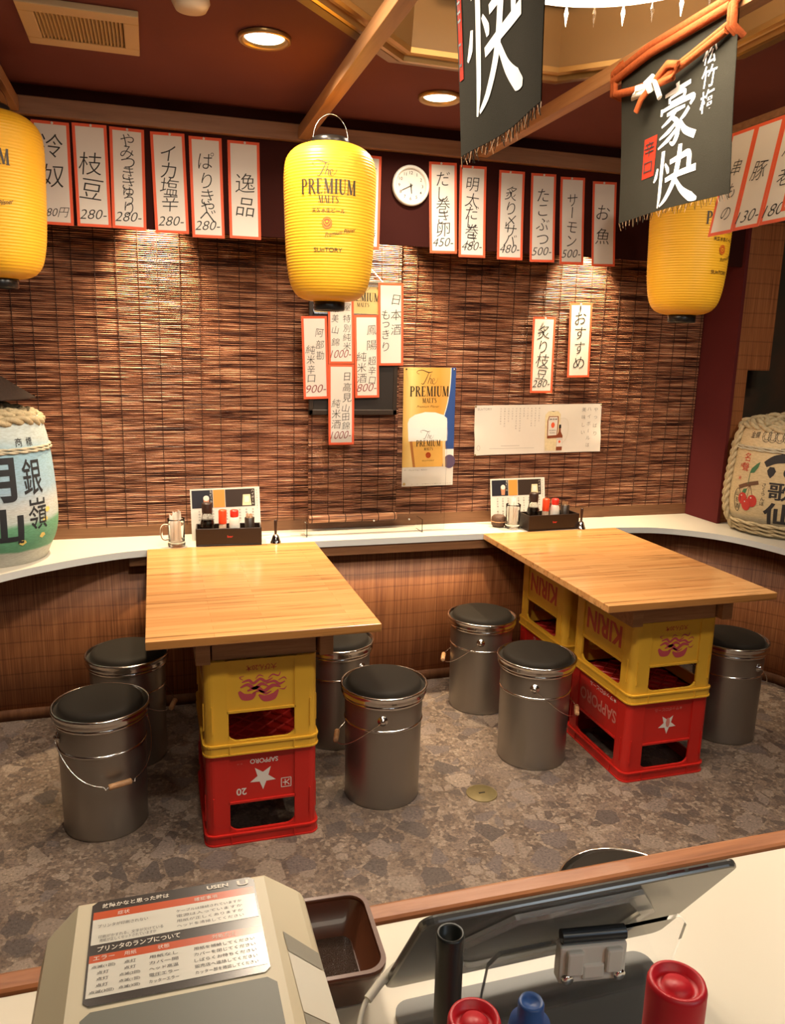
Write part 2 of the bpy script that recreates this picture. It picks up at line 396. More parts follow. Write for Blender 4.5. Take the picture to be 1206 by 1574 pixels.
def ngon(cx, cy, r, n=24, ry=None, a0=0): return [(cx + r * cos(a0 + 2 * pi * i / n), cy + (ry or r) * sin(a0 + 2 * pi * i / n)) for i in range(n)]
def star(cx, cy, r, flip=False):
    o = []
    for i in range(10):
        a = pi / 2 + i * pi / 5 + (pi if flip else 0); q = r if i % 2 == 0 else r * 0.42; o.append((cx + q * cos(a), cy + q * sin(a)))
    return o
def starfan(mb, mf, cx, cy, r, m, flip=False):
    p = star(cx, cy, r, flip); vs = [mf(cx, cy)] + [mf(*q) for q in p]; mb.add(vs, [(0, i + 1, (i + 1) % 10 + 1) for i in range(10)], m)
# serif capitals drawn stroke by stroke (unit height): list of (points, widths), advance
T_, K_ = 0.06, 0.17
def sf(x, y, w=0.34): return ([(x - w / 2, y), (x + w / 2, y)], [0.05, 0.05])
SER = {
 'P': ([([(.2, 0), (.2, 1)], K_), sf(.2, .02), ([(.05, .98), (.2, .98)], .05), ([(.2, .96), (.48, .95), (.62, .74), (.48, .52), (.22, .5)], [T_, .1, K_, .1, T_])], .78),
 'R': ([([(.2, 0), (.2, 1)], K_), sf(.2, .02), ([(.05, .98), (.2, .98)], .05), ([(.2, .96), (.46, .95), (.58, .76), (.46, .56), (.22, .53)], [T_, .1, K_, .1, T_]), ([(.4, .52), (.74, .02)], [.13, .17]), ([(.66, .02), (.84, .02)], .05)], .86),
 'E': ([([(.2, 0), (.2, 1)], K_), ([(.05, .97), (.6, .97)], T_), ([(.58, 1), (.6, .8)], [.06, .03]), ([(.2, .51), (.48, .51)], T_), ([(.48, .6), (.48, .42)], .04), ([(.05, .03), (.62, .03)], T_), ([(.6, 0), (.63, .22)], [.07, .03])], .74),
 'M': ([([(.14, 0), (.18, 1)], T_), sf(.13, .02, .26), ([(.2, 1), (.5, .03)], K_), ([(.5, .03), (.8, 1)], T_), ([(.84, 0), (.82, 1)], K_), sf(.85, .02), ([(.02, .98), (.25, .98)], .05), ([(.78, .98), (.96, .98)], .05)], 1.06),
 'I': ([([(.2, 0), (.2, 1)], K_), sf(.2, .02), sf(.2, .98)], .42),
 'U': ([([(.2, 1), (.2, .32), (.3, .06), (.48, .03), (.62, .14), (.66, .4), (.66, 1)], [K_, K_, .14, .08, T_, T_, T_]), sf(.2, .98), sf(.66, .98, .26)], .84),
 'A': ([([(.1, 0), (.4, 1)], T_), ([(.38, 1), (.68, 0)], K_), ([(.22, .34), (.56, .34)], .05), sf(.1, .02, .24), sf(.68, .02, .28)], .80),
 'L': ([([(.2, 0), (.2, 1)], K_), sf(.2, .98), ([(.05, .03), (.58, .03)], T_), ([(.56, 0), (.6, .24)], [.07, .03])], .66),
 'T': ([([(.34, 0), (.34, 1)], K_), sf(.34, .02), ([(.04, .97), (.64, .97)], T_), ([(.05, 1), (.04, .78)], [.07, .03]), ([(.63, 1), (.64, .78)], [.07, .03])], .70),
 'S': ([([(.52, .8), (.42, .95), (.24, .95), (.14, .77), (.3, .55), (.48, .38), (.5, .18), (.34, .04), (.16, .08), (.1, .24)], [.06, .06, .07, .13, .16, .16, .13, .07, .06, .06])], .62),
 "'": ([([(.1, 1), (.06, .75)], [.12, .03])], .18), ' ': ([], .4)}
def serif(mb, mf, s, cx, y0, h, w, m):
    tot = sum(SER[c][1] for c in s); kx = w / tot; x = cx - w / 2
    for c in s:
        for pts, ws in SER[c][0]:
            wd = [q * (kx + h) / 2 for q in (ws if isinstance(ws, list) else [ws] * len(pts))]
            ribbon(mb, mf, [(x + px * kx, y0 + py * h) for px, py in pts], wd, m, 5)
        x += SER[c][1] * kx
def script_the(mb, mf, cx, cy, s, m):
    def R(pts, ws): ribbon(mb, mf, [(cx + a * s, cy + b * s) for a, b in pts], [q * s for q in ws], m, 6)
    R([(-.75, .42), (-.95, .5), (-.9, .66), (-.5, .72), (0, .55), (.35, .6)], [.03, .03, .04, .06, .075, .03])
    R([(.05, .55), (-.15, .1), (-.4, -.35), (-.6, -.3)], [.03, .06, .06, .02])
    R([(.22, .45), (.1, .05), (-.05, -.35)], [.02, .05, .03]); R([(-.02, -.22), (.12, .05), (.25, .02), (.2, -.3), (.32, -.32)], [.02, .03, .05, .04, .02])
    R([(.32, -.15), (.5, -.08), (.48, .08), (.36, 0), (.36, -.28), (.52, -.35), (.75, -.1), (.8, .12)], [.02, .03, .03, .04, .05, .03, .02, .015])
def scribble(mb, mf, cx, cy, w, h, m, n=15, tilt=0.0):
    pts = []; rnd = random.Random(3)
    for i in range(n):
        t = i / (n - 1); pts.append((cx + (t - .5) * w, cy + (t - .5) * w * tilt + (h * (0.5 if i % 2 else -0.3)) * rnd.uniform(.45, 1)))
    ribbon(mb, mf, pts, h * 0.14, m, 5)
def emblem(mb, mf, cx, cy, r, m, m2):
    poly(mb, mf, ngon(cx, cy, r, 24, r * 1.1), m)
    ribbon(mb, mf, ngon(cx, cy, r * .8, 20, r * .88) + [(cx + r * .8, cy)], r * .07, m2, 1)
    for a in (-.4, .4): ribbon(mb, mf, [(cx + a * r, cy + .3 * r), (cx + a * 1.2 * r, cy), (cx, cy - .45 * r)], r * .12, m2, 4)
    poly(mb, mf, ngon(cx, cy + .25 * r, r * .2, 10), m2)
def premium_logo(mb, mf, cx, cy, w, m, sub=True):
    """the label lettering: script word, serif capitals, small capitals; cy = foot of the big word"""
    script_the(mb, lambda x, y: mf(x, y), cx - w * .04, cy + w * .40, w * .30, m)
    serif(mb, mf, 'PREMIUM', cx, cy, w * .24, w, m)
    serif(mb, mf, "MALT'S", cx, cy - w * .155, w * .115, w * .36, m)

# ================================================================== THE ROOM
CZ = 2.45; WY = 3.548; VY = 3.30; SZ = 0.73
def crom(P, sub=6):
    P = [Vector(p) for p in P]; out = []
    for i in range(len(P) - 1):
        p0 = P[max(i - 1, 0)]; p1 = P[i]; p2 = P[i + 1]; p3 = P[min(i + 2, len(P) - 1)]
        for t_ in range(sub):
            t = t_ / sub; out.append(0.5 * ((2 * p1) + (p2 - p0) * t + (2 * p0 - 5 * p1 + 4 * p2 - p3) * t * t + (3 * p1 - p0 - 3 * p2 + p3) * t ** 3))
    out.append(P[-1]); return [tuple(p) for p in out]
X0, X1, Y0, Y1 = -1.95, 3.45, -1.75, WY
b = MB().box((X0, Y0, -0.05), (X1, Y1 + .1, 0), M_FLOOR); struct(b.build('floor'))
# ceiling with an octagonal opening for the raised part
OC = Vector((1.03, 1.90)); ORI = 0.63; OR = ORI / cos(pi / 8)
octo = [(OC.x + OR * cos(pi / 8 + k * pi / 4), OC.y + OR * sin(pi / 8 + k * pi / 4)) for k in range(8)]
bm = bmesh.new()
ov = [bm.verts.new((x, y, CZ)) for x, y in ((X0, Y0), (X1, Y0), (X1, Y1), (X0, Y1))]
iv = [bm.verts.new((x, y, CZ)) for x, y in octo]
ed = [bm.edges.new((ov[i], ov[(i + 1) % 4])) for i in range(4)] + [bm.edges.new((iv[i], iv[(i + 1) % 8])) for i in range(8)]
bmesh.ops.triangle_fill(bm, edges=ed, use_beauty=True, use_dissolve=False, normal=(0, 0, -1))
me = bpy.data.meshes.new('ceiling'); bm.to_mesh(me); bm.free(); me.materials.append(M_CEIL)
o = bpy.data.objects.new('ceiling', me); COL.objects.link(o); struct(o)
md = o.modifiers.new('thickness', 'SOLIDIFY'); md.thickness = 0.02; md.offset = -1 if me.polygons[0].normal.z < 0 else 1
struct(MB().box((X0, WY, 0), (X1, WY + .08, 2.75), mat('wall_brown', (0.13, 0.05, 0.03), 0.7, var=.1)).build('wall_back'))
struct(MB().box((X0 - .08, Y0, 0), (X0, Y1 + .08, 2.75), M_MAROON).build('wall_left'))
struct(MB().box((X1, Y0, 0), (X1 + .08, Y1 + .08, 2.75), M_MAROON).build('wall_right'))
struct(MB().box((X0, Y0 - .08, 0), (X1, Y0, 2.75), mat('wall_cream', (0.5, 0.40, 0.28), 0.7)).build('wall_rear'))
# low maroon pier at the right end of the blinds
struct(MB().box((2.72, 3.28, SZ + .001), (2.738, WY, CZ), mat('maroon_pier_paint', (0.10, 0.018, 0.018), 0.75, spec=.1, var=0.12, vscale=4)).build('wall_pier'))
# valance in front of the blinds and its header beam
struct(MB().box((X0, VY, 1.985), (2.72, VY + .02, CZ), M_MAROON).build('wall_valance'))
struct(MB().box((X0, VY - .03, 2.343), (2.72, VY, 2.405), M_BEAM).build('trim_1', bevel=.003))
# lower reed wall that bends towards the room at both ends, and its skirting
LOW = crom([(-1.75, 1.0), (-1.72, 2.2), (-1.55, 2.9), (-1.2, 3.28), (-.75, 3.37), (0, 3.37), (2.2, 3.37), (2.55, 3.28), (2.75, 3.10), (2.846, 2.973), (2.887, 2.877), (2.95, 2.6), (3.0, 0.9)], 8)
def band(line, z0, z1, th, m, name):
    mb = MB(); n = len(line); L2 = []
    for i, p in enumerate(line):
        a = Vector(line[max(i - 1, 0)]); c = Vector(line[min(i + 1, n - 1)]); t = (c - a).normalized(); nn = Vector((t.y, -t.x)); q = Vector(p) + nn * th; L2.append((q.x, q.y))
    vs = [(x, y, z) for z in (z0, z1) for x, y in line] + [(x, y, z) for z in (z0, z1) for x, y in L2]
    for i in range(n - 1):
        o_ = 2 * n
        mb.add([vs[o_ + i], vs[o_ + i + 1], vs[o_ + n + i + 1], vs[o_ + n + i]], [(0, 1, 2, 3)], m, True)
        mb.add([vs[n + i], vs[o_ + n + i], vs[o_ + n + i + 1], vs[n + i + 1]], [(0, 1, 2, 3)], m)
        mb.add([vs[i], vs[i + 1], vs[o_ + i + 1], vs[o_ + i]], [(0, 1, 2, 3)], m)
        mb.add([vs[i], vs[n + i], vs[n + i + 1], vs[i + 1]], [(0, 1, 2, 3)], m, True)
    return mb.build(name, fix=True)
struct(band(LOW, 0, 0.70, .004, M_REED, 'wall_lower'))
struct(band(LOW, 0, 0.050, .010, grain_mat('skirting_wood', (0.07, 0.026, 0.011), (0.11, 0.044, 0.018), (0.15, 0.062, 0.026), (40, 40, 6), .6, .2), 'baseboard_back'))
# wall counter (curved cream shelf along the walls)
FR = crom([(-1.0, 1.0), (-.97, 2.0), (-.86, 2.5), (-.72, 2.80), (-.551, 3.02), (-.347, 3.17), (-.15, 3.265), (.05, 3.30)], 6) + crom([(2.13, 3.30), (2.35, 3.255), (2.52, 3.13), (2.62, 2.97), (2.672, 2.765), (2.71, 2.4), (2.75, 1.0)], 6)
ct = thing('wall_counter', 'cream topped counter shelf curving along the foot of the reed blinds', 'counter', (0, 3.4, SZ - .03))
outl = [(x, y - 3.4) for x, y in FR] + [(X1 - .001, 1.0 - 3.4), (X1 - .001, WY - 3.401), (X0 + .001, WY - 3.401), (X0 + .001, 1.0 - 3.4)]
MB().prism(outl, 0.002, .03, M_LAMEDGE, mtop=M_LAM).build('counter_top', ct)
MB().box((-.12, -.093, -.043), (2.2, -.06, 0.001), M_TRIMW).build('front_rail', ct, bevel=.003)
o = MB().box((X0, WY - .012, SZ), (2.72, WY, .79), M_TRIMW).build('trim_2'); struct(o)

# ------------------------------------------------------------------ raised ceiling with gilt mouldings
mb = MB()
def oring(r, z, n=8): return [(OC.x + r / cos(pi / 8) * cos(pi / 8 + k * pi / 4), OC.y + r / cos(pi / 8) * sin(pi / 8 + k * pi / 4), z) for k in range(n)]
def oloft(mb, rings, m):
    for a, c in zip(rings[:-1], rings[1:]):
        A, Cc = oring(*a), oring(*c)
        for i in range(8): mb.add([A[i], A[(i + 1) % 8], Cc[(i + 1) % 8], Cc[i]], [(3, 2, 1, 0)], m)
oloft(mb, [(.645, 2.442), (.645, 2.45)], M_COFFER)
oloft(mb, [(.70, 2.4495), (.70, 2.438), (.66, 2.432), (.655, 2.438)], M_COFFER)
struct(mb.build('trim_3'))
mb = MB(); oloft(mb, [(.655, 2.438), (.645, 2.425), (.632, 2.425), (.627, 2.44), (.618, 2.445), (.612, 2.437), (.60, 2.44), (.598, 2.46)], M_GOLD); struct(mb.build('trim_4'))
mb = MB(); oloft(mb, [(.598, 2.455), (.585, 2.62), (.57, 2.62)], M_COFFER); struct(mb.build('trim_5'))
mb = MB(); oloft(mb, [(.57, 2.615), (.52, 2.64), (.50, 2.70)], M_GOLD); struct(mb.build('trim_6'))
mb = MB(); mb.add(oring(.52, 2.70), [tuple(range(7, -1, -1))], mat('coffer_top', (0.75, 0.62, 0.42), 0.5)); struct(mb.build('ceiling_coffer'))
# chandelier
ch = thing('chandelier', 'bright round ceiling chandelier edged with glass drops, at the top edge', 'chandelier', (1.03, 1.76, 2.650))
MB().lathe([(0, 0), (.10, 0), (.10, -.03), (.03, -.05), (.03, -.12)], M_GOLD).build('ceiling_cup', ch)
MB().lathe([(.06, -.10), (.36, -.11), (.38, -.13), (.38, -.175), (.34, -.19), (0, -.195)], M_EMIT, 48).build('lamp_shade', ch)
for k in range(32):
    a = 2 * pi * k / 32
    MB().lathe([(0.001, -.170), (.006, -.19), (.004, -.20), (.0005, -.222)], M_EMIT if k % 2 else M_GLASS, 8, c=(.385 * cos(a), .385 * sin(a), 0), smooth=False).build('glass_flare_drop', ch)  # every other drop glows, imitating the lamp's star flares

# ------------------------------------------------------------------ ceiling fittings
def downlight(x, y, label):
    t = thing('downlight', label, 'ceiling light', (x, y, CZ), group='round ceiling downlights')
    MB().lathe([(.078, -.002), (.078, -.010), (.072, -.014), (.060, -.006), (.056, .02), (.066, .02)], M_GOLD, 48, cap=False).build('trim_ring', t)
    MB().lathe([(.0, -.003), (.058, -.002)], M_EMIT, 40, cap=False).build('lens', t)
downlight(*DOWN[0], 'round recessed downlight with brass ring, nearer to the ceiling vent')
downlight(*DOWN[1], 'round recessed downlight with brass ring, farther one above the clock')
vt = thing('ceiling_vent', 'square beige slatted air vent in the maroon ceiling', 'vent', (-.160, 2.655, CZ))
M_VENT = mat('vent_beige', (0.52, 0.36, 0.18), 0.5)
mb = MB()
for lo, hi in (((-.157, -.157), (.157, -.10)), ((-.157, .10), (.157, .157)), ((-.157, -.10), (-.115, .10)), ((.115, -.10), (.157, .10))): mb.box((lo[0], lo[1], -.018), (hi[0], hi[1], 0), M_VENT)
mb.build('frame', vt, bevel=.003)
MB().box((-.116, -.101, -.004), (.116, .101, -.001), mat('vent_dark', (0.06, 0.035, 0.02), .8)).build('backing', vt)
for k in range(22):
    x = -.108 + k * .0103
    MB().box((-.0022, -.1, -.006), (.0022, .1, .004), M_VENT, Matrix.Translation((x, 0, -.010)) @ Matrix.Rotation(rad(25), 4, 'Y')).build('slat', vt)
tag(MB().lathe([(.048, 0), (.05, -.012), (.04, -.03), (.02, -.036), (0, -.037)], mat('sensor_beige', (0.6, 0.45, 0.3), .5), 32).build('smoke_detector', loc=(.13, 2.36, CZ)), 'small round beige smoke detector at the top edge, beside the vent', 'smoke detector')
for x, n_ in ((0.022, 'left'), (1.021, 'middle'), (1.999, 'right')):
    pl = {'left': 'below the third and fourth menu strips', 'middle': 'left of the wall clock', 'right': 'near the right end of the strips'}[n_]
    t = thing('recess_downlight', 'small lamp behind the maroon valance lighting the blind ' + pl, 'ceiling light', (x, 3.475, CZ), group='lamps behind the valance')
    MB().lathe([(.03, 0), (.03, -.20), (.036, -.25)], M_BLACK, 24, cap=False).build('housing', t)
    MB().lathe([(0, -.205), (.029, -.205)], mat('lamp_glow_small', (1, 1, 1), .5, emit=(1, .86, .62), estr=6), 20, cap=False).build('lens', t)

# rails along the room that carry the lanterns and cloth banners
def rail(x, y0, y1, label, z=2.35, s=.045, m=M_BAR):
    tag(MB().box((-s / 2, y0, 0), (s / 2, y1, s), m).build('wooden_rail', loc=(x, 0, z), bevel=.002), label, 'rail', 'wooden rails under the ceiling')
rail(-.44, .25, VY - .031, 'wooden rail under the ceiling, leftmost, above the lantern cut by the left edge')
rail(.595, .25, VY - .031, 'wooden rail under the ceiling running down to the middle lantern')
rail(1.344, .25, VY - .031, 'wooden rail under the ceiling carrying the knotted orange cord and banner')
rail(1.775, 1.1, 2.36, 'thin dark rail holding the menu strips at the right edge', 2.25, .022, M_TRIMW)

# ================================================================== BLINDS
def blind(name, x0, x1, z0, z1, y, label, seed, roll=False):
    rnd = random.Random(seed); t = thing(name, label, 'blind', ((x0 + x1) / 2, y, z0), group='reed blinds on the back wall')
    hw = (x1 - x0) / 2; H = z1 - z0; mb = MB()
    mb.box((-hw, .004, 0), (hw, .007, H), M_BLBACK)
    seg = max(4, int((x1 - x0) / .055)); pitch = .0080; z = .003
    while z < H - .002:
        vs = []; a1 = rnd.uniform(0, 6); tilt = rnd.uniform(-.0008, .0008)
        th0 = pitch * rnd.uniform(.36, .50); th = th0
        for i in range(seg + 1):
            x = -hw + 2 * hw * i / seg
            if rnd.random() < .3: th = pitch * rnd.uniform(.26, .56)
            zz = z + tilt * x / hw + rnd.uniform(-.0009, .0009); yy = rnd.uniform(-.0012, .0006)
            vs += [(x, .003, zz - th), (x, -.0012 + yy, zz), (x, .003, zz + th)]
        fs = []
        for i in range(seg):
            q = 3 * i; fs += [(q, q + 3, q + 4, q + 1), (q + 1, q + 4, q + 5, q + 2)]
        mb.add(vs, fs, M_BLIND); z += pitch
    mb.build('slats', t)
    mb = MB(); n = int(round((x1 - x0) / .083))
    for i in range(n + 1):
        x = -hw + .012 + (2 * hw - .024) * i / n + rnd.uniform(-.006, .006); sl = rnd.uniform(-.006, .006)
        pts = [(x + sl * k / 6 + rnd.uniform(-.0008, .0008), -.0035, H * k / 6) for k in range(7)]
        mb.tube(pts, .0014, M_CORD, 5)
    mb.build('cords', t)
    if roll:
        mb = MB(); mb.lathe([(.016, -hw), (.019, -hw + .002), (.019, hw - .002), (.016, hw)], M_BLIND, 18, mtx=Matrix.Rotation(pi / 2, 4, 'Y'))
        for i in range(n + 1): mb.lathe([(.0198, -.002), (.0198, .002)], M_CORD, 16, c=(-hw + .012 + (2 * hw - .024) * i / n, 0, 0), mtx=Matrix.Rotation(pi / 2, 4, 'Y'), cap=False)
        mb.build('rolled_hem', t, loc=(0, -.012, .018))
    return t
blind('reed_blind', X0 + .02, .70, .775, 2.28, WY - .012, 'reddish brown reed blind covering the left half of the wall', 1)
blind('reed_blind', .665, 1.085, .765, 2.28, WY - .026, 'narrow reed blind with rolled bottom hem behind the blackboard', 2, True)
blind('reed_blind', 1.07, 2.715, .785, 2.28, WY - .012, 'reddish brown reed blind covering the right half of the wall', 3)
# dark panel to the right of the pier
def dark_panel():
    m, nt, b = new_mat('dark_panel'); L = nt.links
    mp = mapping(nt, (1, 1, 1)); n = noise(nt, mp, 5, 3); r = ramp(nt, [(.35, (.055, .045, .030)), (.65, (.10, .052, .030))]); L.new(n.outputs['Fac'], r.inputs['Fac'])
    L.new(r.outputs['Color'], b.inputs['Base Color']); b.inputs['Roughness'].default_value = .45; return m
M_DARKP = dark_panel()
struct(MB().box((2.739, WY - .02, SZ), (X1, WY - .004, CZ), M_DARKP).build('wall_alcove'))
struct(MB().box((2.739, 3.30, 1.50), (2.95, 3.315, 2.2), M_REED).build('trim_7'))
struct(MB().box((2.7385, 3.30, SZ + .001), (2.82, 3.312, 1.5), M_REED).build('trim_8'))

# ================================================================== TABLES AND CRATES
def table(x0, x1, label):
    cx = (x0 + x1) / 2; hw = (x1 - x0) / 2
    t = thing('wooden_table', label, 'table', (cx, 2.225, .62), group='tables resting on beer crates')
    MB().box((-hw, 0, .083), (hw, 1.073, .11), M_TABLE).build('table_top', t, bevel=.0025)
    m = M_UNDER
    MB().box((-.16, .085, .0005), (.16, .105, .083), m).build('apron', t, bevel=.002)
    for s in (-1, 1):
        MB().box((s * .188 - .022, .055, .0005), (s * .188 + .022, 1.0, .083), m).build('batten', t, bevel=.003)
    return t
M_UNDER = grain_mat('under_frame_wood', (0.26, 0.11, 0.04), (0.36, 0.17, 0.065), (0.46, 0.23, 0.09), (4, 60, 60), .45)
table(-.047, .651, 'honey coloured laminated wooden table on the left, glossy, ceiling lamp mirrored in it')
table(1.447, 2.143, 'honey coloured laminated wooden table on the right with a crosswise joint')

CW, CD, CH = .365, .44, .31
def rrect(hw, hd, r, n=6):
    P = []
    for cx, cy, a0 in ((hw - r, -hd + r, -pi / 2), (hw - r, hd - r, 0), (-hw + r, hd - r, pi / 2), (-hw + r, -hd + r, pi)):
        for k in range(n + 1): a = a0 + (pi / 2) * k / n; P.append((cx + r * cos(a), cy + r * sin(a)))
    return P
def ringwall(mb, o, i, z0, z1, m):
    n = len(o); vs = [(x, y, z0) for x, y in o] + [(x, y, z1) for x, y in o] + [(x, y, z0) for x, y in i] + [(x, y, z1) for x, y in i]
    for k in range(n):
        j = (k + 1) % n
        mb.add([vs[k], vs[j], vs[n + j], vs[n + k]], [(0, 1, 2, 3)], m, True); mb.add([vs[2 * n + k], vs[2 * n + j], vs[3 * n + j], vs[3 * n + k]], [(3, 2, 1, 0)], m, True)
        mb.add([vs[n + k], vs[n + j], vs[3 * n + j], vs[3 * n + k]], [(0, 1, 2, 3)], m); mb.add([vs[k], vs[j], vs[2 * n + j], vs[2 * n + k]], [(3, 2, 1, 0)], m)
def crate(m, decal, label, loc, group):
    t = thing('beer_crate', label, 'crate', loc, group=group)
    hw, hd = CW / 2, CD / 2; mb = MB()
    # rim with two raised flanges (bottom, as the crate stands upside down)
    ringwall(mb, rrect(hw - .003, hd - .003, .030), rrect(hw - .018, hd - .018, .018), .001, .036, m)
    ringwall(mb, rrect(hw, hd, .032), rrect(hw - .010, hd - .010, .024), 0, .005, m)
    ringwall(mb, rrect(hw, hd, .032), rrect(hw - .010, hd - .010, .024), .031, .037, m)
    for s in (-1, 1):
        for x in (-.10, .10): mb.box((x - .0015, s * (hd - .002) - .0022, .004), (x + .0015, s * (hd - .002) + .0022, .033), m)
        for y in (-.13, .13): mb.box((s * (hw - .002) - .0022, y - .0015, .004), (s * (hw - .002) + .0022, y + .0015, .033), m)
    mb.build('rim', t)
    # four corner posts with rounded outside
    a = .072
    for sx in (-1, 1):
        for sy in (-1, 1):
            mb = MB(); o_ = [(hw - .008 - a, -hd + .008), (hw - .034, -hd + .008)] + [(hw - .034 + .026 * cos(q), -hd + .034 + .026 * sin(q)) for q in [-pi / 2 + k * pi / 12 for k in range(7)]] + [(hw - .008, -hd + .008 + a), (hw - .016, -hd + .008 + a), (hw - .016, -hd + .03), (hw - .03, -hd + .016), (hw - .008 - a, -hd + .016)]
            pts = [(sx * x, y if sy < 0 else -y) for x, y in o_]
            if sx * (-sy) < 0: pts = pts[::-1]
            mb.prism(pts, .03, CH, m)
            # slim upright ribs on the faces of the posts
            mb.box((sx * (hw - .03) - .002, sy * (hd - .0075) - .003, .075), (sx * (hw - .03) + .002, sy * (hd - .0075) + .003, .165), m)
            mb.box((sx * (hw - .0075) - .003, sy * (hd - .04) - .002, .075), (sx * (hw - .0075) + .003, sy * (hd - .04) + .002, .165), m)
            mb.build('corner_post', t, fix=True)
    # side panels with hand holes; the print sits on the panel
    for side, (half, dist, rz) in enumerate(((hw - .008 - a, hd - .013, 0), (hd - .008 - a, hw - .013, -pi / 2), (hw - .008 - a, hd - .013, pi), (hd - .008 - a, hw - .013, pi / 2))):
        M = Matrix.Rotation(rz, 4, 'Z') @ Matrix.Translation((0, -dist, 0))
        fn = lambda x, z, y, M=M: M @ Vector((x, y, z))
        mb = MB(); th = .004; W = half + .004
        mb.box((-W, 0, .143), (W, th, CH), m, M)                      # upper plate
        mb.box((-W, -.0055, .138), (W, th, .145), m, M)                # ledge above the hole
        mb.box((-W, -.0055, .035), (W, th, .044), m, M)                # sill below the hole
        mb.box((-W, -.004, CH - .012), (W, th, CH), m, M)              # top edge bar
        for s in (-1, 1):
            # rounded lower corners of the hole
            r = .034; pts = [(s * W, .044), (s * W, .044 + r)] + [(s * (W - r + r * cos(q)), .044 + r - r * sin(q)) for q in [k * pi / 12 for k in range(1, 7)]]
            if s > 0: pts = pts[::1]
            else: pts = pts[::-1]
            mb.prism(pts, -.005, th, m, fn=lambda x, z, y: fn(x, z, y))
            mb.box((s * W - .0025, -.0055, .044), (s * W + .0025, .002, CH), m, M)
        if decal.get(side):
            mf = lambda x, z, M=M: M @ Vector((x, -.0007, z))
            decal[side](mb, mf)
        mb.build('side_panel', t)
    # closed end that is now on top: plate with lattice bars
    mb = MB(); mb.box((-hw + .018, -hd + .018, CH - .012), (hw - .018, hd - .018, CH - .008), m)
    for k in range(-5, 6):
        for s in (-1, 1):
            L = hw + hd; c = k * .066
            # diagonal bar x + s*y = c clipped to the crate
            pts = []
            for q in range(41):
                x = -hw + .02 + (2 * hw - .04) * q / 40; y = s * (c - x)
                if abs(y) < hd - .02: pts.append((x, y))
            if len(pts) > 2: mb.tube([(pts[0][0], pts[0][1], CH - .006), (pts[-1][0], pts[-1][1], CH - .006)], .0042, m, 4, smooth=False)
    mb.build('lattice_base', t)
    # bottle partitions inside
    mb = MB()
    for k in (-1.5, -.5, .5, 1.5): mb.box((-hw + .02, k * .085 - .0015, .17), (hw - .02, k * .085 + .0015, CH - .012), m)
    for k in (-1, 0, 1): mb.box((k * .085 - .0015, -hd + .02, .17), (k * .085 + .0015, hd - .02, CH - .012), m)
    mb.build('bottle_dividers', t)
    return t
def beast(mb, mf, cx, cy, s, m):
    """red wavy crest, printed upside down"""
    q = lambda a, c: mf(cx + a * s, cy + c * s)
    R = lambda p, w: ribbon(mb, q, p, w if isinstance(w, list) else [w * .4] + [w] * (len(p) - 2) + [w * .3], m, 5)
    R([(-.98, -.15), (-.78, -.42), (-.45, -.44), (-.25, -.28)], [.1, .32, .30, .05]); R([(-.12, -.38), (.15, -.58), (.52, -.52), (.75, -.22)], [.06, .30, .32, .05])
    R([(-.92, .02), (-.6, .14), (-.3, -.06), (0, .12), (.3, -.02)], .15); R([(-.62, -.16), (-.2, -.04), (.1, -.24), (.5, .0), (.85, -.10)], .17)
    R([(-.85, .26), (-.55, .34), (-.35, .18), (-.05, .36), (.2, .22), (.5, .36)], .12); R([(.2, .12), (.55, .2), (.8, .05), (1.05, .15)], .12)
    R([(-.4, -.3), (-.1, -.2), (.2, -.36), (.45, -.26)], .10); R([(.3, .35), (.5, .52), (.75, .44), (.85, .62)], .07); R([(.75, .22), (1.0, .34), (1.12, .22)], .06)
    R([(-.25, .38), (-.1, .54), (.1, .46)], .06); R([(.8, -.18), (1.0, -.22), (1.12, -.1)], .06); R([(-.8, .36), (-.95, .5), (-.75, .55)], .05)
def yellow_front(mb, mf):
    put(mb, mf, '大びん20本', 0.0, .280, .020, M_PRR, off=.012, w=.095, flip=True); beast(mb, mf, 0, .217, .070, M_PRP)
def yellow_side(mb, mf): put(mb, mf, 'KIRIN', 0, .226, .084, M_PRR, off=.035, w=.245, flip=True)
def box_dai(mb, mf, x, y, s, m):
    put(mb, mf, '大', x, y, s * .72, m, off=.015, rot=pi / 2)
    for p in ([(x - s / 2, y - s / 2), (x + s / 2, y - s / 2)], [(x + s / 2, y - s / 2), (x + s / 2, y + s / 2)], [(x + s / 2, y + s / 2), (x - s / 2, y + s / 2)], [(x - s / 2, y + s / 2), (x - s / 2, y - s / 2)]): ribbon(mb, mf, p, s * .08, m)
def red_front(mb, mf):
    put(mb, mf, 'SAPPORO', 0.006, .276, .016, M_PRW, off=.02, w=.088, flip=True); starfan(mb, mf, .002, .218, .043, M_PRW, True)
    put(mb, mf, '20', -.066, .176, .024, M_PRW, off=.02, flip=True); box_dai(mb, mf, .076, .190, .031, M_PRW)
    put(mb, mf, '←→', -.070, .272, .006, M_PRF, flip=True)
def red_front2(mb, mf):
    put(mb, mf, '★サッポロビール', 0.0, .272, .015, M_PRF, w=.12, flip=True); starfan(mb, mf, 0, .213, .040, M_PRW, True)
    poly(mb, lambda x, y: mf(x, y) + Vector((0, -.0004, 0)), ngon(0.002, .219, .009, 8, .020), M_PRF)
def red_side(mb, mf):
    put(mb, mf, '★サッポロビール', 0.03, .281, .020, M_PRW, w=.19, flip=True); put(mb, mf, 'SAPPORO', 0.0, .218, .05, M_PRF, off=.02, w=.26, flip=True)
XL, XR, YF = .2895, 1.797, 2.29
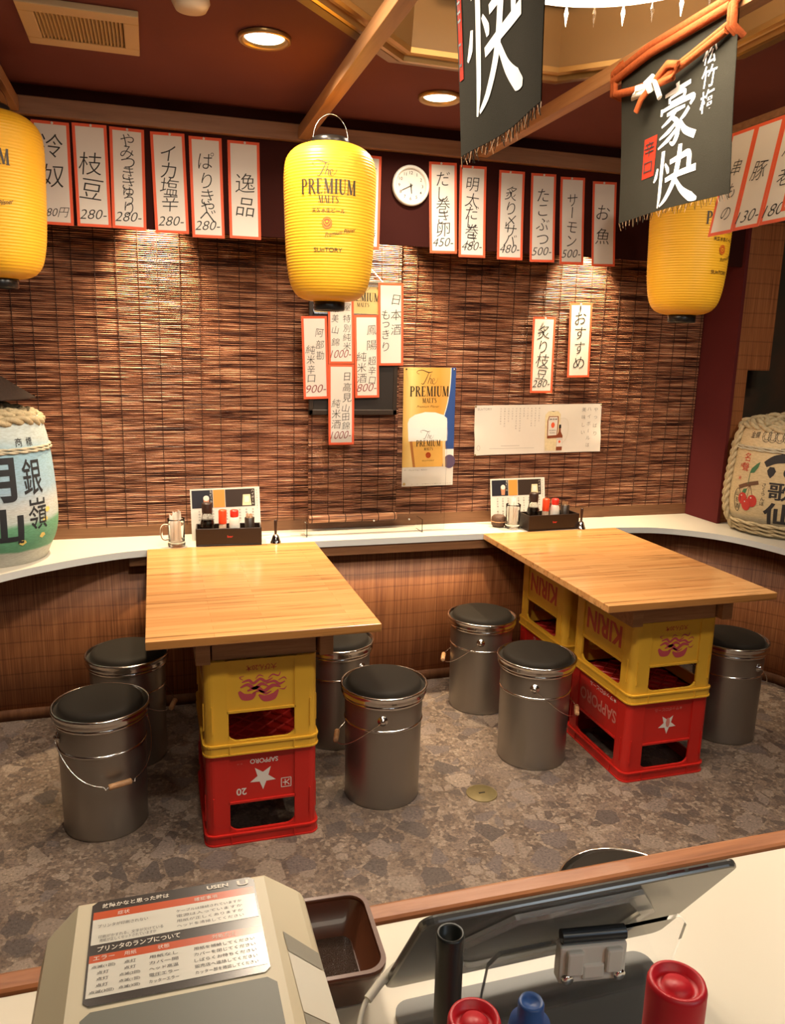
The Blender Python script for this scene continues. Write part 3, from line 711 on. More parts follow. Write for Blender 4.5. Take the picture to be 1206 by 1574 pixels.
def stack(x, y, red_d, where_r, where_y):
    crate(M_CRR, red_d, 'red upside down beer crate ' + where_r, (x, y + CD / 2, 0), 'beer crates under the tables')
    crate(M_CRY, {0: yellow_front, 1: yellow_side, 2: yellow_front, 3: yellow_side}, 'yellow upside down beer crate ' + where_y, (x, y + CD / 2, CH), 'beer crates under the tables')
stack(XL, YF, {0: red_front, 1: red_side, 3: red_side}, 'with number 20 and white star, under the left table', 'under the left table, on the red crate numbered 20')
stack(XR, YF + .012, {0: red_front2, 1: red_side, 3: red_side}, 'with faded star, under the front of the right table', 'under the front of the right table')
stack(XR, 2.80, {0: red_front2, 1: red_side, 3: red_side}, 'deeper under the right table, half hidden by stools', 'deeper under the right table, near the reed wall')

# ================================================================== PAIL STOOLS
def pail(loc, beta, label):
    t = thing('pail_stool', label, 'stool', loc, beta + pi / 2, 'galvanised pail stools')
    MB().lathe([(.125, .004), (.1315, 0), (.1335, .004), (.132, .012), (.1355, .289), (.1360, .297), (.1375, .372), (.1375, .380)], M_STEEL, 64).build('pail', t)
    MB().lathe([(.1352, .2885), (.1385, .2905), (.1392, .2930), (.1385, .2955), (.1355, .2975)], M_STEELB, 64, cap=False).build('bead_ring', t)
    MB().lathe([(.1375, .372), (.1440, .375), (.1455, .380), (.1440, .386), (.139, .388)], M_STEELB, 64, cap=False).build('pail_lip', t)
    MB().lathe([(.139, .386), (.149, .388), (.1505, .393), (.148, .400), (.1495, .408), (.1527, .413), (.1527, .418), (.149, .4205), (.1455, .418), (.144, .408), (.13, .404)], M_STEELB, 64, cap=False).build('lid_ring', t)
    MB().lathe([(.147, .408), (.1335, .409), (.1325, .414), (.1315, .420), (.1285, .4265), (.122, .4315), (.112, .4345), (.09, .4365), (.04, .4375), (0, .4376)], M_VINYL, 56, cap=False).build('cushion', t)
    for s in (-1, 1):
        MB().lathe([(.0, .014), (.007, .013), (.009, .010), (.010, .004), (.017, .003), (.018, 0)], M_STEELB, 20, c=(s * .1368, 0, .335), mtx=Matrix.Rotation(s * pi / 2, 4, 'Y'), cap=False).build('ear', t)
    P = lambda a: (cos(a) * .149, -sin(a) * .168, .335 - sin(a) * .128 - .012 * sin(2 * a) ** 2)
    pts = [P(pi * k / 28) for k in range(29)]
    h = MB().tube(pts[:12], .0016, M_STEELB, 6).tube(pts[17:], .0016, M_STEELB, 6).tube([pts[11]] + [Vector(pts[11]) + Vector((-.004, -.006, -.008)), P(pi * 12 / 28)] + [P(pi * k / 28) for k in range(13, 16)] + [P(pi * 16 / 28), Vector(pts[17]) + Vector((.004, -.006, -.008)), pts[17]], .0016, M_STEELB, 6).build('bail_handle', t)
    A, B = Vector(P(pi * 12 / 28)), Vector(P(pi * 16 / 28)); d = (B - A); c = (A + B) / 2 + Vector((0, -.001, -.001))
    rm = d.to_track_quat('Z', 'Y').to_matrix().to_4x4()
    MB().lathe([(.006, -.036), (.0095, -.034), (.0095, -.018), (.0088, -.016), (.0098, -.012), (.0098, .012), (.0088, .016), (.0095, .018), (.0095, .034), (.006, .036)], M_GRIP, 18, c=c, mtx=rm).build('wooden_grip', h)
    return t
p0 = pail((-.198, 2.542, 0), rad(-70), 'steel pail stool with black cushion at the far left, bail handle hanging in front')
for (x, y), b_, lb in (((-.129, 2.97), -14, 'steel pail stool in the left corner, half hidden by the left table'),
                       ((.740, 2.486), 163, 'steel pail stool right of the star marked crate under the left table'),
                       ((.667, 2.93), 35, 'steel pail stool behind the right front corner of the left table'),
                       ((1.362, 3.075), 156, 'steel pail stool against the reed wall between the two tables'),
                       ((1.385, 2.590), -28, 'steel pail stool with wooden grip in front of the left side of the right table'),
                       ((2.268, 2.574), 16, 'steel pail stool at the right edge, beyond the right table crates'),
                       ((.955, 1.30), 100, 'steel pail stool just behind the service counter, only its rim showing')):
    dup(p0, (x, y, 0), rad(b_) + pi / 2, lb)
t = thing('floor_drain_cover', 'small round brass drain cover set in the stone floor', 'drain cover', (1.083, 2.370, 0))
M_BRASS = mat('dull_brass', (0.20, 0.155, 0.07), .5, metal=.5, var=.2, vscale=40)
MB().lathe([(.056, 0), (.056, .003), (.054, .004), (.0525, .003), (.051, .004), (0, .004)], M_BRASS, 40).build('plate', t)
MB().box((-.012, -.003, .0035), (.012, .003, .0048), M_BLACK).build('slot', t)

# ================================================================== MENU STRIPS
def menu_strip(name_cat, cx, z, cy, wd, h, ang, cols, price, label, group, rz=0, curl=.012, tilt=0, pin=True, size=.07, ink=None, pink=None, cropped=None):
    """cols: list of (characters, x offset, [centre positions as share of the height], size)"""
    rot = Matrix.Rotation(rz, 4, 'Z') @ Matrix.Rotation(rad(tilt), 4, 'X') @ Matrix.Rotation(rad(ang), 4, 'Y')
    t = thing('menu_strip', label, 'menu sign', (cx, cy, z), group=group, rot=rot.to_euler())
    rnd = random.Random(int(cx * 1000)); wob = rnd.uniform(-.4, .4)
    def P(x, v, d=0.0): return Vector((x, -.003 - d - curl * (v / h) ** 2 * (1 + wob * x / wd) - .0012 * sin(3.1 * v / h + wob * 5), -v))
    bw = .0105; hw = wd / 2
    us = [-hw, -hw + bw, -hw + bw + .002, -hw + .03, -.012, .012, hw - .03, hw - bw - .002, hw - bw, hw]
    vs = [0, bw, bw + .002] + [bw + .002 + (h - 2 * bw - .004) * k / 10 for k in range(1, 10)] + [h - bw - .002, h - bw, h]
    def mf(u, v):
        e = min(hw - abs(u), v, h - v); return M_RED if e < bw else M_PAPER
    mb = MB(); mb.grid(lambda u, v: P(u, v), us, vs[::-1], M_PAPER, mf)
    mb.grid(lambda u, v: P(u, v, -.0006), us[::-1], vs[::-1], M_PAPER)
    for (u0, u1) in ((-hw, -hw), (hw, hw)): pass
    T = lambda x, y: P(x, y, .0006)
    TT = lambda x, y: T(x, -y)     # y measured downwards as negative
    for chars, xo, fr, sz in cols:
        vput(mb, TT, chars, xo, [-f * h for f in fr], sz * 1.14, ink or M_INK, off=-.008, jit=.10, shear=.12)
    if price: put(mb, TT, price, price_x(price), -h * (.875 if len(price) > 3 else .87), .034, pink or M_INK, off=-.009, w=min(.092, .024 * len(price)), shear=.35, rot=.04)
    mb.build('sheet', t)
    if pin: MB().lathe([(0, .005), (.0035, .0045), (.0045, .002), (.0045, 0)], M_WHITE, 12, c=(rnd.uniform(-.01, .01), -.005, -.006), mtx=Matrix.Rotation(pi / 2, 4, 'X'), cap=False).build('pushpin', t)
    return t
def price_x(p): return .0
G1 = 'handwritten menu strips along the valance'
H_ = .36
for cx, z, wd, h, ang, cols, price, lb in (
    (-.322, 2.333, .128, .356, .1, [('冷奴', 0, (.23, .52), .078)], '280円', 'menu strip reading 冷奴, red bordered, partly hidden by the left edge lantern'),
    (-.190, 2.337, .119, .359, -.5, [('枝豆', -.003, (.38, .63), .076)], '280-', 'menu strip reading 枝豆 280, second from the left on the valance'),
    (-.060, 2.335, .122, .357, .6, [('やみつききゅうり', .0, (.12, .235, .34, .44, .54, .63, .70, .79), .050)], '280-', 'menu strip reading やみつききゅうり 280, with the longest column of kana'),
    (.084, 2.333, .124, .360, -1.2, [('イカ塩辛', -.002, (.20, .37, .53, .69), .062)], '280-', 'menu strip reading イカ塩辛 280, above the left bright patch on the blind'),
    (.222, 2.330, .122, .365, -.8, [('ぱりきゃべ', .0, (.23, .43, .59, .69, .78), .060)], '280-', 'menu strip reading ぱりきゃべ 280, fifth from the left'),
    (.366, 2.329, .122, .360, -.3, [('逸品', .004, (.42, .67), .070)], None, 'menu strip reading 逸品 without price, last of the left row'),
    (.860, 2.323, .118, .362, 1.0, [('おつまみ各種', .012, (.16, .31, .46, .60, .73, .86), .052)], None, 'menu strip beside the wall clock, mostly hidden behind the middle lantern'),
    (1.183, 2.323, .122, .362, -1.8, [('だし巻き卵', .0, (.18, .34, .47, .60, .73), .058)], '450-', 'menu strip reading だし巻き卵 450, directly right of the wall clock'),
    (1.318, 2.320, .120, .368, -1.1, [('明太だし巻き', -.002, (.20, .37, .51, .61, .71, .80), .055)], '480-', 'menu strip reading 明太だし巻き, second to the right of the clock'),
    (1.496, 2.315, .119, .363, -.8, [('炙り〆サバ', .0, (.25, .42, .56, .67, .78), .055)], '480-', 'menu strip reading 炙り〆サバ 480, third to the right of the clock'),
    (1.645, 2.316, .119, .366, -1.7, [('たこぶつ', .0, (.24, .41, .57, .74), .056)], '500-', 'menu strip reading たこぶつ 500, fourth to the right of the clock'),
    (1.787, 2.313, .119, .365, -2.0, [('サーモン', .0, (.26, .40, .57, .73), .054)], '500-', 'menu strip reading サーモン 500, second from the right end of the row'),
    (1.945, 2.307, .119, .360, -2.4, [('お魚', -.004, (.36, .64), .066)], None, 'menu strip reading お魚 without price, at the right end of the row')):
    menu_strip('', cx, z, VY - .001, wd, h, ang, cols, price, lb, G1)
# strips on the blinds
G2 = 'handwritten menu strips on the blinds'
menu_strip('', 2.001, 1.800, WY - .018, .122, .355, -1.5, [('おすすめ', .0, (.2, .4, .6, .8), .062)], None, 'menu strip reading おすすめ, on the blind under the right row', G2, curl=.004)
menu_strip('', 1.81, 1.728, WY - .018, .120, .360, -.4, [('炙り枝豆', .0, (.2, .39, .57, .74), .062)], '280-', 'menu strip reading 炙り枝豆 280, lower of the two on the blind', G2, curl=.004)
# hanging strips at the right edge
G3 = 'menu strips hanging at the right edge'
for k, (y, cols, price, lb, z, h, x) in enumerate((
    (2.19, [('串もの', .006, (.36, .58, .80), .046)], None, 'menu strip reading 串もの, overlapping the lantern behind the knotted banner', 2.245, .315, 1.72),
    (2.078, [('豚', .0, (.46,), .056)], '130-', 'menu strip reading 豚 130, second of those at the right edge', 2.245, .312, 1.72),
    (1.966, [('海老', .0, (.32, .58), .052)], '180-', 'menu strip reading 海老 180, at the right edge of the picture', 2.245, .310, 1.72))):
    menu_strip('', x + .043, z, y, .112, h, 0, cols, price, lb, G3, rz=-pi / 2, curl=.004, tilt=-9, pin=False)
menu_strip('', 1.66, 2.135, 1.80, .10, .19, 0, [('イカ', .02, (.3, .55), .05)], None, 'small orange bordered strip cut by the right edge, in front of the others', G3, rz=-pi / 2, curl=.004, tilt=-8, pin=False)
menu_strip('', .905, 2.685, OC.y + .545, .08, .10, 0, [('品書', .0, (.45, .8), .04)], None, 'small red bordered paper up in the raised ceiling, cut by the top edge', G3, pin=False, curl=.0)

# ------------------------------------------------------------------ blackboard sign with strips
bd = thing('menu_blackboard', 'black menu board with gold header, hung on the blind behind the sake strips', 'blackboard', (.866, WY - .054, 1.275))
MB().box((-.195, .004, 0), (.195, .016, .565), mat('board_black', (0.030, 0.024, 0.020), .35)).build('board', bd)
mb = MB()
for lo, hi in (((-.205, 0, -.012), (.205, .018, .012)), ((-.205, 0, .555), (.205, .018, .575)), ((-.205, 0, -.012), (-.185, .018, .575)), ((.185, 0, -.012), (.205, .018, .575))): mb.box(lo, hi, mat('frame_dark', (0.035, 0.022, 0.014), .4))
mb.build('frame', bd, bevel=.003)
M_GOLDP = mat('gold_sign', (0.60, 0.42, 0.17), .35, metal=.5, var=.12, vscale=12)
hp = MB().box((-.185, -.003, .435), (.185, .004, .555), M_GOLDP); mfh = lambda x, z: Vector((x, -.0037, z))
premium_logo(hp, mfh, .035, .488, .155, M_LTXT); hp.build('header_plate', bd)
mb = MB(); mb.box((-.187, -.004, .428), (.187, .003, .435), M_STEELB).box((-.187, -.004, .552), (.187, .003, .557), M_STEELB); mb.box((-.187, -.004, .428), (-.183, .003, .557), M_STEELB); mb.build('header_border', bd)
MB().tube([(-.13, .008, .57), (0, .008, .70), (.13, .008, .57)], .0028, M_ROPEW, 6).build('hanging_cord', bd)
YB = WY - .060
G4 = 'sake menu strips around the blackboard'
PR = mat('price_red_ink', (0.22, 0.03, 0.035), .6)
for cx, z, wd, h, ang, cols, price, lb, yy in (
    (.681, 1.692, .114, .357, -1.9, [('阿部勘', .022, (.20, .34, .47), .036), ('純米辛口', -.020, (.40, .52, .64, .75), .036)], '900-', 'sake strip reading 900, leftmost on the blackboard', YB),
    (.797, 1.840, .116, .350, -1.2, [('純米屋特別純米', .026, (.06, .18, .30, .44, .56, .67, .78), .032), ('吟醸美山錦', -.026, (.20, .32, .44, .58, .73), .033)], '1000-', 'sake strip reading 美山錦 1000, right under the middle lantern', YB - .002),
    (.915, 1.705, .112, .363, -1.5, [('鳳陽', .024, (.18, .36), .042), ('超辛口', .024, (.55, .67, .79), .036), ('純米酒', -.024, (.50, .63, .76), .040)], '800-', 'sake strip reading 800, on the right half of the blackboard', YB - .003),
    (1.024, 1.846, .116, .359, -1.4, [('日本酒', .024, (.20, .38, .56), .045), ('もっきり', -.024, (.38, .50, .62, .77), .042)], None, 'sake strip reading 日本酒, topmost right on the blackboard', YB - .004),
    (.804, 1.488, .118, .358, -.5, [('日高見', .026, (.15, .28, .41), .038), ('山田錦', .020, (.54, .65, .76), .034), ('純米酒', -.024, (.48, .61, .74), .038)], '1000-', 'sake strip reading 山田錦 1000, lowest, hanging below the blackboard', YB - .004)):
    menu_strip('', cx, z, yy, wd, h, ang, cols, price, lb, G4, curl=.003, pin=False, pink=PR)

# ------------------------------------------------------------------ wall clock, twenty to six
ck = thing('wall_clock', 'round white wall clock between the lantern and the menu strips', 'clock', (1.043, VY, 2.219))
RX = Matrix.Rotation(pi / 2, 4, 'X')
MB().lathe([(.078, 0), (.080, .012), (.078, .020), (.072, .024), (.066, .022), (.0635, .012)], M_WHITE, 56, mtx=RX, cap=False).build('rim', ck)
mb = MB().lathe([(0, .012), (.064, .012)], mat('clock_face', (0.58, 0.55, 0.49), .5), 48, mtx=RX, cap=False)
mc = lambda x, z: Vector((x, -.0126, z))
for k in range(12):
    a = pi / 2 - (k + 1) * pi / 6; put(mb, mc, str(k + 1), .050 * cos(a), .050 * sin(a), .0125, M_INK, off=.005)
for k in range(60): a = k * pi / 30; ribbon(mb, mc, [(.0605 * cos(a), .0605 * sin(a)), (.063 * cos(a), .063 * sin(a))], .0007, M_INK)
mb.build('dial', ck)
def hand(name, ang, l, wd, d):
    a = rad(90 - ang); m2 = lambda x, z: Vector((x, -d, z)); h = MB(); ribbon(h, m2, [(-.008 * cos(a), -.008 * sin(a)), (l * cos(a), l * sin(a))], [wd, wd * .7], M_INK); h.build(name, ck)
hand('hour_hand', 173, .031, .0042, .015); hand('minute_hand', 243, .044, .003, .0162); hand('second_hand', 325, .018, .001, .0172)
MB().lathe([(.0035, .012), (.0035, .018), (0, .0185)], M_INK, 14, mtx=RX, cap=False).build('hub', ck)

# ------------------------------------------------------------------ beer poster
ps = thing('beer_poster', 'upright gold and blue poster of a foaming glass of beer on the blind', 'poster', (1.243, WY - .022, .922), rot=(0, rad(-.6), 0))
PW, PH = .258, .558; hw = PW / 2
def poster_gold():
    m, nt, b = new_mat('poster_gold'); L = nt.links
    mp = mapping(nt, (1, 1, 1)); sp = nt.nodes.new('ShaderNodeSeparateXYZ'); L.new(mp.outputs[0], sp.inputs[0])
    mr = nt.nodes.new('ShaderNodeMapRange'); mr.inputs['From Min'].default_value = -.13; mr.inputs['From Max'].default_value = .13; L.new(sp.outputs[0], mr.inputs['Value'])
    r = ramp(nt, [(0, (.62, .36, .08)), (.16, (.78, .56, .20)), (.34, (.66, .38, .09)), (.7, (.62, .30, .05)), (1, (.70, .42, .14))]); L.new(mr.outputs[0], r.inputs['Fac'])
    L.new(r.outputs['Color'], b.inputs['Base Color']); b.inputs['Roughness'].default_value = .4; return m
M_PG = poster_gold(); M_PB = mat('poster_blue', (.03, .075, .26), .4, var=.2, vscale=12); M_PF = mat('poster_foam', (.80, .77, .72), .45, var=.02, vscale=9)
M_PBEER = mat('poster_beer', (.72, .40, .09), .4, var=.12, vscale=9); M_PBR = mat('poster_brown', (.42, .16, .04), .4); M_PDK = mat('poster_purple', (.10, .07, .13), .4)
M_PGB = mat('poster_glass_edge', (.78, .58, .30), .4)
mb = MB(); mb.box((-hw, 0, 0), (hw, .0012, PH), M_PAPER)
L0 = lambda d: (lambda x, z: Vector((x, -.0002 - d, z)))
ybot = .092
poly(mb, L0(.0002), [(-hw, ybot), (hw, ybot), (hw, PH), (-hw, PH)], M_PG)
# blue field right of the big curved glass edge
edge = [(.104, PH), (.103, .50), (.098, .44), (.088, .38), (.074, .33), (.07, .30), (.082, .28), (.086, .20), (.09, .165)]
for a, c in zip(edge[:-1], edge[1:]): poly(mb, L0(.0004), [a, c, (hw, c[1]), (hw, a[1])], M_PB)
ribbon(mb, L0(.0008), edge[:6], .004, M_PF, 4)
poly(mb, L0(.0006), [(.085, .175), (hw, .175), (hw, .10), (.08, ybot)], M_PF); poly(mb, L0(.0007), ngon(.108, .115, .030, 20, .033), M_PDK); poly(mb, L0(.00072), [(.07, ybot - .03 + .03), (hw, ybot), (hw, .125), (.08, .12)], M_PDK)
# glass of beer with foam
poly(mb, L0(.0009), [(-.075, ybot), (.072, ybot), (.088, .225), (-.098, .225)], M_PBEER)
for x in (-.086, .078): poly(mb, L0(.0010), [(x - .002 + .012 * (x < 0), ybot), (x + .010 + .012 * (x < 0), ybot), (x + .004, .222), (x - .008, .222)], M_PBR if x < 0 else M_PGB)
foam = [(-.100, .215), (.092, .215), (.092, .305), (.090, .322), (.07, .338), (.03, .350), (-.02, .352), (-.07, .340), (-.098, .322), (-.105, .300)]
poly(mb, L0(.0011), foam, M_PF)
premium_logo(mb, L0(.0014), .0, .425, .196, M_LTXT); put(mb, L0(.0014), 'Premium Pilsner', -.005, .378, .011, M_LTXT, off=-.012, shear=.4, w=.11)
premium_logo(mb, L0(.0014), .0, .190, .124, M_LTXT); emblem(mb, L0(.0014), .0, .148, .013, M_LORG, M_PBEER); put(mb, L0(.0014), 'SUnTORY', 0, .122, .006, M_LTXT, w=.06)
put(mb, L0(.0014), 'ザ・プレミアム・モルツ', -.062, .078, .006, M_LTXT, w=.115); put(mb, L0(.0014), 'ビール・お酒は二十歳になってから', .02, .010, .003, M_LTXT, w=.20)
poly(mb, L0(.0014), ngon(-.118, .012, .007, 16), M_GOLDP); put(mb, L0(.0014), 'プレミアムピルスナー', -.088, .548, .003, M_LTXT, w=.045)
mb.build('sheet', ps)
for x in (-.116, .12): MB().lathe([(0, .004), (.004, .003), (.004, 0)], M_BLACK if x < 0 else M_STEELB, 10, c=(x, -.002, PH - .008), mtx=RX, cap=False).build('pushpin', ps)

# ------------------------------------------------------------------ wide highball poster
wp = thing('drink_poster', 'wide white paper poster of a highball mug and small bottle on the blind', 'poster', (1.815, WY - .022, 1.071), rot=(0, rad(-1.0), 0))
WW, WH = .685, .24; hw = WW / 2; mb = MB()
bend = lambda x, z: -.001 - (.012 * max(0, (abs(x) - .26) / .08) ** 2 * (1 if z < .12 else .3))
us = [-hw + WW * k / 24 for k in range(25)]; vs = [WH * k / 6 for k in range(7)]
mb.grid(lambda x, z: Vector((x, bend(x, z), z)), us, vs, M_PAPER); mb.grid(lambda x, z: Vector((x, bend(x, z) + .0008, z)), us[::-1], vs, M_PAPER)
W0 = lambda d: (lambda x, z: Vector((x, bend(x, z) - .0004 - d, z)))
put(mb, W0(0), 'SUnTORY', -.29, .222, .011, mat('print_grey', (.25, .24, .23), .6), w=.075)
rnd = random.Random(5); kana = 'やはりこれがうまいさけとにくでかんぱいあきふゆ'
for i, n in enumerate((6, 8, 8, 5, 4, 10, 9, 5, 6, 8, 7)):
    x = .0 - i * .0205
    vput(mb, W0(0), ''.join(rnd.choice(kana) for _ in range(n)), x, [.222 - .012 * k for k in range(n)], .0085, mat('print_dark', (.10, .09, .085), .6))
ribbon(mb, W0(0), [(-.26, .03), (-.02, .028)], .0012, mat('print_grey', (.25, .24, .23)), 1); ribbon(mb, W0(0), [(-.20, .042), (-.10, .041)], .0015, mat('print_grey', (.25, .24, .23)), 1)
poly(mb, W0(0), ngon(-.320, .036, .009, 14, .013), mat('print_grey', (.25, .24, .23))); poly(mb, W0(.0003), ngon(-.320, .036, .0075, 14, .0115), M_PAPER)
M_HB = mat('highball_print', (.68, .58, .36), .5, var=.25, vscale=60); M_BOT = mat('bottle_print', (.22, .055, .02), .5)
poly(mb, W0(.0003), [(.038, .012), (.098, .010), (.112, .06), (.118, .19), (.104, .206), (.050, .206), (.034, .19), (.036, .06)], M_HB)
poly(mb, W0(.0003), ngon(.077, .214, .012, 12, .011), M_PAPER)
ribbon(mb, W0(.0003), [(.115, .17), (.148, .168), (.163, .14), (.158, .08), (.135, .05), (.115, .052)], .004, mat('print_pale', (.62, .58, .50), .5))
poly(mb, W0(.0006), [(.048, .072), (.102, .074), (.108, .16), (.106, .182), (.054, .182), (.046, .16)], M_BOT)
poly(mb, W0(.0008), [(.052, .086), (.099, .088), (.103, .16), (.101, .178), (.057, .178), (.051, .16)], M_PAPER)
put(mb, W0(.0011), 'JIM BEAM', .077, .166, .010, M_INK, off=.02, w=.042); poly(mb, W0(.0011), ngon(.077, .138, .010, 12, .014), M_RED); put(mb, W0(.0011), 'BOURBON', .077, .112, .006, M_INK, w=.036); put(mb, W0(.0011), 'HIGHBALL', .077, .100, .006, M_INK, w=.034)
poly(mb, W0(.0013), [(.100, .012), (.132, .012), (.133, .085), (.122, .105), (.121, .132), (.112, .132), (.111, .105), (.101, .085)], M_BOT)
poly(mb, W0(.0015), [(.101, .030), (.132, .030), (.132, .074), (.101, .074)], M_PAPER); poly(mb, W0(.0017), ngon(.117, .055, .006, 10, .007), M_RED); put(mb, W0(.0017), 'JIM BEAM', .117, .067, .004, M_INK, w=.026); poly(mb, W0(.0016), [(.110, .122), (.123, .122), (.122, .140), (.111, .140)], M_INK)
for chars, x, z0, dz in (('やっぱり', .312, .212, .040), ('ハイボールは', .276, .214, .036), ('美味しい', .246, .212, .038)): vput(mb, W0(.0003), chars, x, [z0 - dz * k for k in range(len(chars))], .024, mat('print_dark', (.10, .09, .085), .6), off=-.012, jit=.05)
mb.build('sheet', wp)
for x, z in ((-.338, .235), (.338, .235), (-.338, .004)): MB().lathe([(0, .004), (.004, .003), (.004, 0)], M_BRASS, 10, c=(x, bend(x, z) - .001, z), mtx=RX, cap=False).build('pushpin', wp)

# ================================================================== LANTERNS
LP = [(.052, 0), (.085, .006), (.112, .020), (.130, .045), (.141, .085), (.148, .14), (.1515, .20), (.154, .28), (.156, .36), (.1555, .41), (.151, .445), (.141, .468), (.122, .487), (.095, .500), (.068, .506), (.058, .507)]
LPC = crom(LP, 5)
def lant_r(z):
    for (r0, z0), (r1, z1) in zip(LPC[:-1], LPC[1:]):
        if z0 <= z <= z1: t = (z - z0) / (z1 - z0 + 1e-9); return r0 + (r1 - r0) * t
    return .1
def lantern(loc, face, label, hang):
    t = thing('paper_lantern', label, 'lantern', loc, face, 'yellow lanterns under the rails')
    # ribbed skin
    zs = [.507 * (1 - cos(pi * k / 210)) / 2 for k in range(211)]; zs = [.507 * k / 300 for k in range(301)]
    prof = [(lant_r(z) - (.0013 * abs(sin(pi * z / .0095)) if .02 < z < .49 else 0) * 1.0, z) for z in zs]
    mb = MB().lathe(prof, M_LANT, 72)
    def mf(x, z, d=.0016): r = lant_r(z) + d; a = -pi / 2 + x / .152; return Vector((r * cos(a), r * sin(a), z))
    k = 1.0
    script_the(mb, mf, -.010, .396, .044, M_LTXT); script_the(mb, lambda x, y: mf(x + .0006, y), -.010, .396, .044, M_LTXT)
    serif(mb, mf, 'PREMIUM', 0, .326, .046, .182, M_LTXT); serif(mb, mf, "MALT'S", 0, .298, .023, .064, M_LTXT)
    put(mb, mf, '天然水生ビール', 0, .276, .015, M_LTXT, off=.018, w=.106)
    emblem(mb, mf, -.004, .238, .0165, M_LORG, M_LANT)
    put(mb, mf, 'Premium Pilsner', .042, .212, .014, M_LTXT, off=.002, w=.104, shear=.45, rot=.22)
    put(mb, mf, 'SUnTORY', 0, .156, .0135, M_LTXT, off=.012, w=.095)
    mb.build('skin', t)
    MB().lathe([(.060, .503), (.062, .507), (.062, .522), (.058, .527), (.052, .527), (.050, .51)], M_BLACK, 36, cap=False).build('top_ring', t)
    MB().lathe([(.050, .004), (.054, .0), (.054, -.026), (.050, -.030), (.044, -.030), (.042, .002)], M_BLACK, 36, cap=False).build('bottom_ring', t)
    hz = hang - loc[2]
    MB().tube([(.058 * cos(a), 0, .522 + (hz - .522) * sin(a)) for a in [pi * k / 20 for k in range(21)]], .0010, M_STEELB, 6).build('wire_handle', t)
    return t
lantern((.595, 2.775, 1.715), rad(-14), 'yellow ribbed paper lantern in the middle, hanging in front of the sake strips', 2.318)
lantern((-.465, 2.945, 1.755), rad(-7), 'yellow ribbed paper lantern cut by the left edge', 2.345)
lantern((2.045, 2.80, 1.722), rad(18), 'yellow ribbed paper lantern half covered by the dark banner on the right', 2.448)

# ================================================================== CLOTH BANNERS
# brush characters, unit square, y up: (points, widths)
CH_KAI = [([(.16, .70), (.13, .55), (.08, .47)], [.05, .09, .03]), ([(.27, .98), (.26, .6), (.25, .2), (.22, -.02)], [.10, .10, .09, .03]), ([(.33, .74), (.40, .62), (.41, .55)], [.04, .09, .05]),
          ([(.44, .74), (.66, .78), (.82, .80), (.84, .60), (.83, .48)], [.08, .10, .12, .11, .08]), ([(.36, .44), (.62, .49), (.98, .52)], [.08, .10, .12]),
          ([(.64, 1.0), (.62, .70), (.55, .38), (.40, .12), (.26, .0)], [.10, .13, .12, .09, .03]), ([(.58, .42), (.72, .20), (.90, .04), (1.02, -.02)], [.06, .11, .16, .05])]
CH_GOU = [([(.50, 1.05), (.52, .94)], [.10, .08]), ([(.20, .90), (.50, .93), (.82, .96)], [.06, .09, .07]), ([(.32, .84), (.33, .74)], [.07, .07]), ([(.33, .83), (.68, .86), (.66, .74)], [.05, .07, .07]), ([(.34, .74), (.66, .76)], [.05, .05]),
          ([(.14, .70), (.13, .58)], [.08, .06]), ([(.14, .66), (.50, .69), (.90, .70), (.84, .58)], [.06, .08, .10, .05]), ([(.28, .56), (.50, .58), (.72, .59)], [.06, .08, .05]),
          ([(.50, .57), (.36, .46), (.16, .38)], [.08, .08, .03]), ([(.42, .48), (.56, .36), (.58, .16), (.50, .02), (.40, .06)], [.06, .11, .12, .09, .02]), ([(.52, .36), (.36, .26), (.12, .18)], [.06, .09, .03]),
          ([(.54, .24), (.36, .12), (.10, .02)], [.06, .09, .03]), ([(.82, .54), (.72, .44), (.62, .38)], [.08, .08, .04]), ([(.62, .38), (.76, .18), (1.0, .04)], [.06, .12, .13])]
def brush(mb, mf, strokes, cx, cy, s, m, sh=0.0, sy=1.0, sx=1.0):
    for pts, ws in strokes: ribbon(mb, mf, [(cx + (x - .5 + sh * (y - .5)) * s * sx, cy + (y - .5) * s * sy) for x, y in pts], [q * s * 1.15 for q in ws], m, 6)
